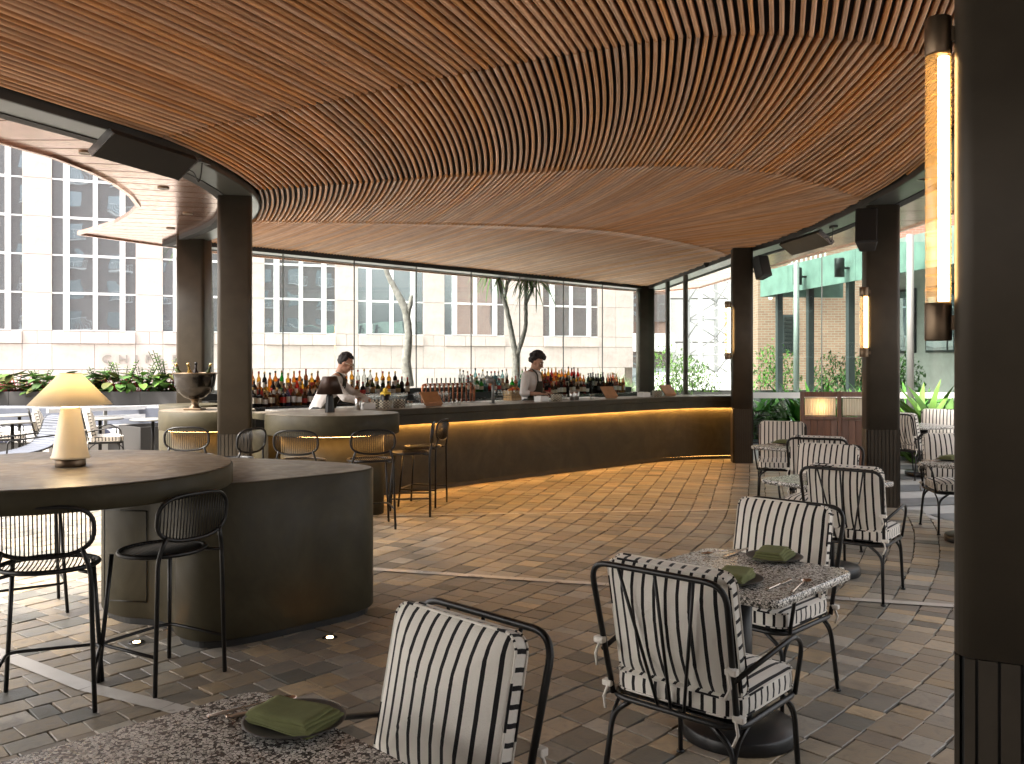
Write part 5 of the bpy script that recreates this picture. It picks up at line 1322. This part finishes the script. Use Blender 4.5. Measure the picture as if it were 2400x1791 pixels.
# ---- planter strip and dragon trees beyond the glass wall
bp = box_planter('garden_planter', 'low dark planter with grasses beyond the bar glass', 0, 13.5, 0, .9, .55, 8, math.atan2(WD.y,WD.x), (WALL0.x+WN.x*2.0, WALL0.y+WN.y*2.0, 0))
def gp(px, d=2.45):
    k = (px-1200)/F; A = WALL0+WN*d; s = (k*A.y-A.x)/(WD.x-k*WD.y); q = A+WD*s; return (q.x,q.y)
for i, px in enumerate((1062,1086,1112,1148,1172,1232,1250,1278,1300,1328,1352,1380,1405,1425,1452,1470)):
    q = gp(px); leafy('grass_tuft', 'fine grey-green grass tuft %s' % ['left of the forked tree','around the forked tree','behind the liqueur bottles','near the glass corner'][min(3,i//5)], 'grass', (q[0],q[1],.45), 'grass', .85 if i not in (5,13) else 1.15, .42, 170, ['leaf_grey','leaf_bright','leaf_grey'], 100+i, 'grass tufts behind the bar')
lw = thing('garden_wall', 'low white ledge wall behind the trees', 'wall', (WALL0.x+WN.x*3.4, WALL0.y+WN.y*3.4, 0), math.atan2(WD.y,WD.x))
MB().box(-1,13,0,.3,0,.5).build('wall_body', M['terrace_light'], lw)
for z in (.62,.78): MB().box(-1,13,.02,.12,z,z+.07).build('rail', M['frame_white'], lw)
for x in range(0,13,2): MB().box(x,x+.06,.13,.17,.5,.86).build('rail_post', M['post_grey'], lw)
def dragon_tree(label, trunk, branches, heads, seed, nl=60, Lf=.75):
    rg = random.Random(seed); x0, y0 = trunk[0][0][:2]; t = thing('dragon_tree', label, 'tree', (x0,y0,.4))
    m = MB()
    for pts in [trunk]+branches:
        P = smooth_open([tuple(Vector(p[0])-Vector((x0,y0,.4))) for p in pts], 6); rr = [hermite(list(range(len(pts))), [p[1] for p in pts], i/6) for i in range(len(P))]
        m.tube([(p[0]+rg.gauss(0,.004),p[1]+rg.gauss(0,.004),p[2]) for p in P], rr, 12)
    m.build('trunk', M['bark'], t); f = [MB(), MB()]
    for hd in heads:
        c = Vector(hd)-Vector((x0,y0,.4))
        for k in range(nl):
            a = rg.uniform(0,6.283); el = rg.uniform(-.35,1.3); blade(f[k % 2], c+Vector((0,0,rg.uniform(-.1,.1))), (math.cos(a)*math.cos(el),math.sin(a)*math.cos(el),math.sin(el)), Lf*rg.uniform(.75,1.2), .018, rg.uniform(1.2,2.4), rg, 6, .3)
    f[0].build('crown', M['leaf_dark'], t); f[1].build('crown', M['leaf'], t); return t
def tp(px, py, Y): return ((px-1200)*Y/F, Y, CH+(HZ-py)*Y/F)
Yt = 19.2
dragon_tree('grey dragon tree with a thick leaning trunk beyond the glass', [(tp(956,905,Yt),.135),(tp(952,850,Yt),.105),(tp(957,790,Yt),.085),(tp(952,735,Yt),.080),(tp(940,705,Yt),.078),(tp(922,670,Yt),.062),(tp(905,635,Yt),.052),(tp(885,560,Yt),.05),(tp(875,480,Yt),.045)], [[(tp(954,745,Yt),.06),(tp(962,710,Yt),.05),(tp(964,692,Yt),.035)]], [tp(873,470,Yt)], 5)
Yt = 20.6
dragon_tree('forked dragon tree with drooping strap leaves beyond the glass', [(tp(1210,900,Yt),.10),(tp(1209,850,Yt),.088),(tp(1206,820,Yt),.07),(tp(1197,770,Yt),.058),(tp(1189,730,Yt),.052),(tp(1182,705,Yt),.05),(tp(1173,680,Yt),.042),(tp(1163,640,Yt),.04)],
 [[(tp(1210,835,Yt),.07),(tp(1222,800,Yt),.055),(tp(1232,765,Yt),.046),(tp(1232,720,Yt),.042),(tp(1233,700,Yt),.042),(tp(1230,650,Yt),.04)],[(tp(1181,702,Yt),.04),(tp(1188,675,Yt),.034),(tp(1198,640,Yt),.03)],[(tp(1234,710,Yt),.035),(tp(1245,685,Yt),.03),(tp(1256,660,Yt),.028)]], [tp(1160,632,Yt),tp(1198,636,Yt),tp(1231,646,Yt),tp(1257,655,Yt)], 9, 34, .85)
dragon_tree('dragon tree crown hanging below the eave by the far column', [((-5.72,17.05,.4),.10),((-5.75,17.1,2),.085),((-5.8,17.2,4.0),.07)], [], [(-5.8,17.1,4.3)], 12, 60, 1.1)
# ---- right-hand garden: strap-leaved clumps, bush, canopy building, brick block, tower
for i in range(13):
    x = 4.95+i*.38; leafy('strap_leaf_clump', 'strap-leaved green clump %s' % ('behind the green glass left of its joint' if x < 6.6 else 'behind the wooden screen' if x < 7.6 else 'beyond the column at the side terrace'), 'plant', (x,19.35+.25*(i % 3),.0), 'strap', 1.15, 1.5, 44, ['leaf_bright','leaf_bright','leaf'], 200+i, 'strap-leaved clumps behind the glass screen')
for i, (x, y) in enumerate(((6.95,14.9),(7.5,15.3),(7.2,15.8))): leafy('ginger_plant', 'bright broad-leaved ginger clump beside the outdoor striped chairs', 'plant', (x,y,.0), 'strap', 1.25, 2.2, 34, ['leaf_bright','leaf'], 230+i, 'bright broad-leaved clumps')
for i, (x, y, h, w) in enumerate(((4.9,27.5,1.9,.95),(5.7,28.5,1.5,.9),(8.2,28.0,2.0,.8),(9.2,25.5,1.7,.8),(9.0,23.2,1.6,.7),(9.3,21.6,1.6,.6))): leafy('bush', ['bright round bush beyond the glass corner','feathery bush beside the white tower','leafy bush against the brick wall','dark bush under the green canopy, next to the brick wall','dark bush under the green canopy between the posts','dark bush under the green canopy beside the grey post'][i], 'bush', (x,y,.3), 'bush', h, w, 420, ['leaf_bright','leaf','leaf_bright'] if i < 3 else ['leaf_dark','leaf'], 240+i, 'bushes beyond the side glass')
box_planter('side_planter', 'dark planter under the bushes beyond the side glass', 4.2, 10, 27.1, 28.9, .75, 4)
cb = thing('canopy_building', 'stone building with a pale green copper canopy and dark windows', 'building', (0,0,0))
FA_, FB_ = Vector((7.55,27.2)), Vector((9.75,10.5)); fd = (FB_-FA_).normalized(); fn = Vector((-fd.y, fd.x)); fang = math.atan2(fd.y, fd.x)
LF = (FB_-FA_).length
def fpt(s, d=0): q = FA_+fd*s+fn*d; return q
nseg = 9
for k in range(nseg):
    a, b = LF*k/nseg+.006, LF*(k+1)/nseg-.006; m = MB(); m.box(a,b,-.03,.03,3.62,4.38); o = m.build('fascia_panel', M['patina'], cb); o.location = (FA_.x,FA_.y,0); o.rotation_euler = (0,0,fang)
def fbox(name, a, b, d0, d1, z0, z1, mt): o = MB().box(a,b,d0,d1,z0,z1).build(name, mt, cb); o.location = (FA_.x,FA_.y,0); o.rotation_euler = (0,0,fang); return o
fbox('canopy_roof', 0, LF, .04, 2.6, 4.25, 4.36, M['post_grey'])
fbox('canopy_end', -.06, -.004, -.03, 2.6, 3.62, 4.38, M['patina'])
fbox('wall', 1.5, LF, 2.6, 3.2, 0, 4.24, M['stone'])
for k in range(6): a = 2.0+k*2.4; w_ = fbox('window', a, a+1.9, 2.53, 2.59, 1.9, 3.6, M['dark_trim']); fbox('window_pane', a+.06, a+.92, 2.515, 2.528, 1.96, 3.54, M['pane']); fbox('window_pane', a+.98, a+1.84, 2.515, 2.528, 1.96, 3.54, M['pane'])
for k, s in enumerate((.4,2.4,4.6,6.4)): fbox('post', s, s+.16, .25, .41, 0, 4.24, M['interior_dark'])
for s in (3.3,8.6,12.2): o = MB().tube([(0,0,0),(0,0,4.3)], .075, 16).build('round_post', M['post_grey'], cb); q = fpt(s,-.45); o.location = (q.x,q.y,0)
for s in (10.6,13.2): fbox('door_frame', s, s+.12, .3, .5, 0, 3.6, M['dark_trim'])
fbox('door_head', 10.6, 15.5, .28, .52, 2.35, 2.55, M['post_grey'])
for s, lab in ((3.0,'dark cylinder spotlight on the green canopy, nearer the brick wall'),(5.3,'dark cylinder spotlight on the green canopy, nearer the grey posts')):
    q = fpt(s,-.28); t = thing('canopy_spotlight', lab, 'spotlight', (q.x,q.y,3.95), fang, 'cylinder spotlights on the green canopy'); MB().lathe([(.12,-.22),(.12,.22),(.11,.24)], 20).build('cylinder', M['steel_black'], t); MB().tube([(0,.1,.0),(0,.25,.0)], .03, 8).build('arm', M['steel_black'], t)
bb_ = thing('brick_building', 'pale red brick building with a louvred vent beyond the glass', 'building', (8.6,31.5,0), R(-3))
MB().box(0,14,0,3,0,16).build('wall', M['brick'], bb_)
for k in range(9): MB().box(.9,1.35,-.05,-.005,2.0+k*.14,2.10+k*.14).build('louvre', M['dark_trim'], bb_)
MB().box(.86,1.39,-.006,-.002,1.95,3.3).build('vent_backing', M['interior_dark'], bb_)
bl = MB()
for k in range(8): bl.box(1.0+k*.16,1.05+k*.16,-.6,-.56,5.0,5.8)
bl.box(.95,2.3,-.62,-.54,5.8,5.87); bl.box(.95,2.3,-.62,-.02,4.85,5.0); bl.build('balcony', M['frame_white'], bb_)
t = thing('security_camera', 'white bullet security camera on the brick wall', 'camera', (8.95,31.2,3.9)); MB().tube([(0,0,0),(-.1,-.35,-.06)], .07, 10).build('body', M['white'], t); MB().tube([(.05,.2,.1),(0,0,0)], .03, 8).build('bracket', M['white'], t)
gb = thing('far_glass_building', 'distant brick and glass building with white vertical mullions', 'building', (6.6,60,0), R(4))
MB().box(0,4.0,0,8,0,26).build('wall', M['brick_dark'], gb)
for i in range(3):
    for j in range(7): MB().box(.25+i*1.25,1.15+i*1.25,-.05,-.01,4.3+j*2.6,6.1+j*2.6).build('window', M['pane'], gb)
for i in range(4): MB().box(.1+i*1.25,.2+i*1.25,-.22,-.06,3.6,26).build('mullion', M['frame_white'], gb)
MB().box(-.5,4.2,-.5,-.02,2.3,3.5).build('white_band', M['frame_white'], gb); MB().box(.0,4.0,-.06,-.02,0,2.2).build('ground_glazing', M['pane'], gb)
cr = thing('crane_tower', 'white lattice crane mast seen through the side glass', 'crane', (10.9,50,0), R(12))
for x in (-.85,.85):
    for y in (-.85,.85): MB().box(x-.09,x+.09,y-.09,y+.09,0,24).build('leg', M['crane'], cr)
for z in range(12):
    m = MB()
    for y in (-.85,.85):
        m.tube([(-.85,y,z*2),(.85,y,z*2+1)], .05, 5); m.tube([(.85,y,z*2+1),(-.85,y,z*2+2)], .05, 5); m.tube([(-.85,y,z*2),(.85,y,z*2)], .05, 5)
    for x in (-.85,.85): m.tube([(x,-.85,z*2),(x,.85,z*2+1)], .05, 5); m.tube([(x,.85,z*2+1),(x,-.85,z*2+2)], .05, 5)
    m.build('lattice_bay', M['crane'], cr)
wf = thing('site_hoarding', 'low white hoarding at the foot of the crane mast', 'fence', (6.5,46,0)); 
for k in range(6): MB().box(k*1.5,k*1.5+1.48,0,.05,0,1.1).build('panel', M['white_steel'], wf)

wt = thing('sheeted_tower', 'white sheeted tower block behind the crane mast', 'building', (10.0,62,0))
for j in range(9): MB().box(0,9,0,7,j*3.0,j*3.0+2.9).build('sheeting', M['white_steel'], wt)
MB().box(.1,8.9,.1,6.9,0,26.9).build('core', M['post_grey'], wt)
# ================================================================ PEOPLE
def capsule(mb, a, b, ra, rb, n=12):
    a, b = Vector(a), Vector(b); d = (b-a); L = d.length; d = d.normalized() if L > 1e-6 else Vector((0,0,1)); pts, rr = [], []
    for k in range(5): th = R(88-k*22); pts.append(a-d*ra*math.sin(th)); rr.append(max(.001, ra*math.cos(th)))
    for k in range(5): th = R(k*22); pts.append(b+d*rb*math.sin(th)); rr.append(max(.001, rb*math.cos(th)))
    mb.tube(pts, rr, n)
def ell(mb, c, r, rot=None, n=16):
    m = MB().lathe([(max(.001,math.cos(R(q))),math.sin(R(q))) for q in (-89,-65,-42,-20,0,20,42,65,89)], n)
    for v in range(len(m.v)):
        q = Vector((m.v[v][0]*r[0], m.v[v][1]*r[1], m.v[v][2]*r[2]));  q = rot @ q if rot is not None else q; m.v[v] = tuple(q+Vector(c))
    mb.add(m.v, m.f, True)
def fuse(mb, name, mt, parent, vox=.008, it=4):
    o = mb.build(name, mt, parent); r_ = o.modifiers.new('fuse','REMESH'); r_.mode = 'VOXEL'; r_.voxel_size = vox; r_.use_smooth_shade = True
    s = o.modifiers.new('smooth','SMOOTH'); s.iterations = it; s.factor = .5; return o
def hand(b, wrist, d, up, side, sgn, curl=.5, s=1.0):
    w, d, up, side = Vector(wrist), Vector(d).normalized(), Vector(up).normalized(), Vector(side).normalized()
    palm = w+d*.045*s
    for k in range(4): capsule(b, w+side*(.010-k*.007)*s*1.2, w+d*.085*s+side*(.028-k*.0187)*s, .014*s, .0115*s, 8)
    for k, L in enumerate((.072,.080,.074,.058)):
        p0 = w+d*.085*s+side*(.030-k*.020)*s; p1 = p0+(d*(1-.35*curl)-up*curl*.6).normalized()*L*.5*s; p2 = p1+(d*(1-.9*curl)-up*curl).normalized()*L*.5*s
        capsule(b, p0, p1, .0092*s, .0085*s, 8); capsule(b, p1, p2, .0085*s, .0072*s, 8)
    t0 = w+d*.03*s+side*.026*s; t1 = t0+(side*.8+d*.75-up*.2).normalized()*.040*s; t2 = t1+(d*.95+side*.15-up*.3).normalized()*.032*s
    capsule(b, t0, t1, .012*s, .0105*s, 8); capsule(b, t1, t2, .0105*s, .008*s, 8)
def person(label, loc, rz, pose, skin, curly, specs, sleeves_up):
    t = thing('person', label, 'person', loc, rz); P = {k: Vector(v) for k, v in pose.items()}
    b = MB()
    # head: skull, jaw, nose, ears, neck
    hr = Matrix.Rotation(R(pose['tilt'][0]), 3, 'X') @ Matrix.Rotation(R(pose['tilt'][1]), 3, 'Y'); hc = P['head']
    def hp(x, y, z): return hc + hr @ Vector((x,y,z))
    ell(b, hp(0,-.012,.022), (.077,.096,.098), hr); ell(b, hp(0,.022,-.045), (.058,.068,.072), hr); ell(b, hp(0,.052,-.092), (.026,.026,.022), hr)
    capsule(b, hp(0,.092,.012), hp(0,.112,-.028), .009, .015, 8); capsule(b, hp(-.012,.100,-.033), hp(.012,.100,-.033), .009, .009, 8)
    for s in (-1,1):
        ell(b, hp(s*.078,-.008,-.008), (.010,.020,.032), hr); capsule(b, hp(s*.018,.085,.030), hp(s*.048,.074,.028), .010, .009, 8); ell(b, hp(s*.04,.062,-.02), (.024,.026,.026), hr)
    capsule(b, hp(-.02,.088,-.062), hp(.02,.088,-.062), .008, .008, 8)
    capsule(b, P['neck'], hp(0,-.02,-.06), .056, .054); capsule(b, P['chest'], P['neck'], .10, .06)
    capsule(b, P['hip'], P['chest'], .12, .12)
    for s, k in ((1,'r'),(-1,'l')):
        sh, el, wr = P['sh'+k], P['el'+k], P['wr'+k]
        capsule(b, P['neck'], sh, .05, .052); capsule(b, sh, el, .046, .038); capsule(b, el, wr, .038, .025)
        hd = (wr-el).normalized(); up = Vector((0,0,1)); side = hd.cross(up).normalized()*(-s); hand(b, wr, hd, (up-hd*up.dot(hd)), side, s, .55)
        kn, an = P['hip']+Vector((s*.10,.03,-.44)), Vector((P['hip'].x+s*.11,P['hip'].y,.09)); capsule(b, P['hip']+Vector((s*.09,0,-.03)), kn, .085, .06); capsule(b, kn, an, .056, .04); capsule(b, an+Vector((0,-.02,-.05)), an+Vector((0,.16,-.055)), .034, .03)
    body = fuse(b, 'body', skin, t, .0065, 3)
    # shirt
    m = MB(); capsule(m, P['hip']+Vector((0,0,.02)), P['belly'], .150, .150, 16); capsule(m, P['belly'], P['chest'], .150, .158, 16); capsule(m, P['chest']+Vector((-.07,0,.03)), P['chest']+Vector((.07,0,.03)), .125, .125)
    capsule(m, P['chest'], P['neck']-Vector((0,0,.02)), .11, .07)
    for k in 'rl':
        sh, el, wr = P['sh'+k], P['el'+k], P['wr'+k]; capsule(m, P['neck']-Vector((0,0,.045)), sh, .06, .068); capsule(m, sh, el, .068, .058)
        capsule(m, el, el+(wr-el)*(.25 if sleeves_up else .90), .058, .050 if sleeves_up else .040)
    fuse(m, 'shirt', M['shirt'], t, .009, 3)
    m = MB(); m.tube([tuple(P['neck']+Vector((.066*math.cos(a),.066*math.sin(a)+.012,.012+.02*math.sin(a+3.14)))) for a in [2*math.pi*k/20 for k in range(20)]], .016, 8, True); m.build('collar', M['shirt'], t)
    # apron: bib and skirt wrapped round the front, with straps
    m = MB(); n_ = 14; rows = [(P['chest']+Vector((0,0,.02)),.172,.55),(P['belly']+(P['chest']-P['belly'])*.45,.176,.75),(P['belly'],.172,1.35),(P['hip'],.178,1.75),(P['hip']-Vector((0,0,.18)),.195,1.75),(P['hip']-Vector((0,0,.42)),.20,1.5)]
    for c, r_, sp in rows:
        for k in range(n_+1): a = math.pi/2+(k/n_-.5)*2*sp; m.v.append((c.x+r_*1.05*math.cos(a), c.y+r_*math.sin(a), c.z))
    for j in range(len(rows)-1):
        for k in range(n_): q = j*(n_+1)+k; m.f.append((q,q+1,q+n_+2,q+n_+1)); m.sm.append(True); m.c.append(None)
    ap = m.build('apron', M['apron'], t); so_ = ap.modifiers.new('thick','SOLIDIFY'); so_.thickness = .005; so_.offset = 1
    for s in (-1,1):
        c = rows[0][0]; m = MB(); pts = smooth_open([(c.x+s*.088, c.y+.150, c.z), (P['neck'].x+s*.078, (c.y+P['neck'].y)/2+.11, (c.z+P['neck'].z)/2+.03), (P['neck'].x+s*.072, P['neck'].y+.0, P['neck'].z+.02), (P['neck'].x+s*.05, P['neck'].y-.085, P['neck'].z-.02)], 5); m.tube(pts, .012, 6); m.build('apron_strap', M['apron'], ap)
    m = MB()
    for s in (-1,1):
        kn, an = P['hip']+Vector((s*.10,.03,-.44)), Vector((P['hip'].x+s*.11,P['hip'].y,.09)); capsule(m, P['hip']+Vector((s*.08,0,-.02)), kn, .115, .078); capsule(m, kn, an, .078, .062)
    capsule(m, P['hip']-Vector((.06,0,0)), P['hip']+Vector((.06,0,0)), .135, .135); fuse(m, 'trousers', M['trouser'], t, .011, 3)
    m = MB()
    for s in (-1,1): an = Vector((P['hip'].x+s*.11,P['hip'].y,.09)); capsule(m, an+Vector((0,-.03,-.045)), an+Vector((0,.17,-.05)), .043, .038)
    fuse(m, 'shoes', M['steel_black'], t, .009, 2)
    # hair
    m = MB(); rg = random.Random(3 if curly else 4)
    ell(m, hp(0,-.036,.036), (.084,.086,.094), hr)
    for k in range(330 if curly else 260):
        a = rg.uniform(0,6.283); ph = rg.uniform(-.5,1.5); x, y, z = math.cos(a)*math.cos(ph), math.sin(a)*math.cos(ph), math.sin(ph)
        if y > .25 and z < (.48 if curly else .60): continue
        if y > -.3 and z < (.12 if curly else .08): continue
        R_ = (.100+.03*max(0,z))*rg.uniform(.93,1.16) if curly else (.088+.022*max(0,z)); c = hp(x*R_*.86, y*R_*1.02-.02, z*R_+.030); ell(m, c, (rg.uniform(.015,.027) if curly else rg.uniform(.008,.016),)*3, None, 8)
    fuse(m, 'hair', M['hair'], body, .006 if curly else .005, 1)
    for s in (-1,1):
        m = MB(); ell(m, hp(s*.031,.079,.013), (.0115,.008,.008), hr, 10); m.build('eye', M['white'], body); m = MB(); ell(m, hp(s*.031,.086,.012), (.005,.003,.005), hr, 8); m.build('pupil', M['hair'], body)
        m = MB(); capsule(m, hp(s*.016,.094,.038), hp(s*.050,.082,.037), .0045, .003, 6); m.build('eyebrow', M['hair'], body)
    m = MB(); capsule(m, hp(-.022,.0965,-.061), hp(.022,.0965,-.061), .0035, .0035, 6); m.build('lips', plain('lip_tone', (.33,.13,.10), .5), body)
    if specs:
        m = MB(); gm_ = plain('clear_frames', (.66,.60,.48), .25)
        for s in (-1,1):
            m.tube([tuple(hp(s*.034+.026*math.cos(a), .103-abs(.026*math.cos(a))*.1, .010+.022*math.sin(a))) for a in [2*math.pi*k/18 for k in range(18)]], .0032, 5, True); m.tube([tuple(hp(s*.060,.098,.016)),tuple(hp(s*.080,.0,.012))], .003, 5)
        m.tube([tuple(hp(-.009,.106,.014)),tuple(hp(.009,.106,.014))], .003, 5); m.build('spectacles', gm_, t)
    return t
fm = MB().prism(off_open(BF,.78)[:30]+off_open(BF,1.80)[:30][::-1], 0.001, .06).build('duckboard', M['dark_trim']); struct(fm)
person('person in spectacles, white shirt and olive apron leaning over the bar top', (-2.40,11.52,.06), R(-88),
  dict(hip=(0,-.06,.95), belly=(0,0,1.10), chest=(0,.10,1.28), neck=(0,.19,1.46), head=(0,.27,1.60), tilt=(-26,0), shr=(.18,.13,1.385), elr=(.25,.30,1.175), wrr=(.19,.50,1.125), shl=(-.18,.13,1.385), ell=(-.24,.34,1.20), wrl=(-.10,.56,1.13)), M['skin1'], False, True, False)
person('person with thick curly hair, white shirt and dark apron looking down behind the bar', (.30,13.98,.06), R(-118),
  dict(hip=(0,0,.96), belly=(0,.0,1.10), chest=(0,.01,1.30), neck=(0,.045,1.48), head=(0,.10,1.61), tilt=(-24,0), shr=(.19,.0,1.41), elr=(.235,-.02,1.14), wrr=(.13,.22,1.13), shl=(-.19,.0,1.41), ell=(-.235,.0,1.14), wrl=(-.08,.24,1.14)), M['skin2'], True, False, True)
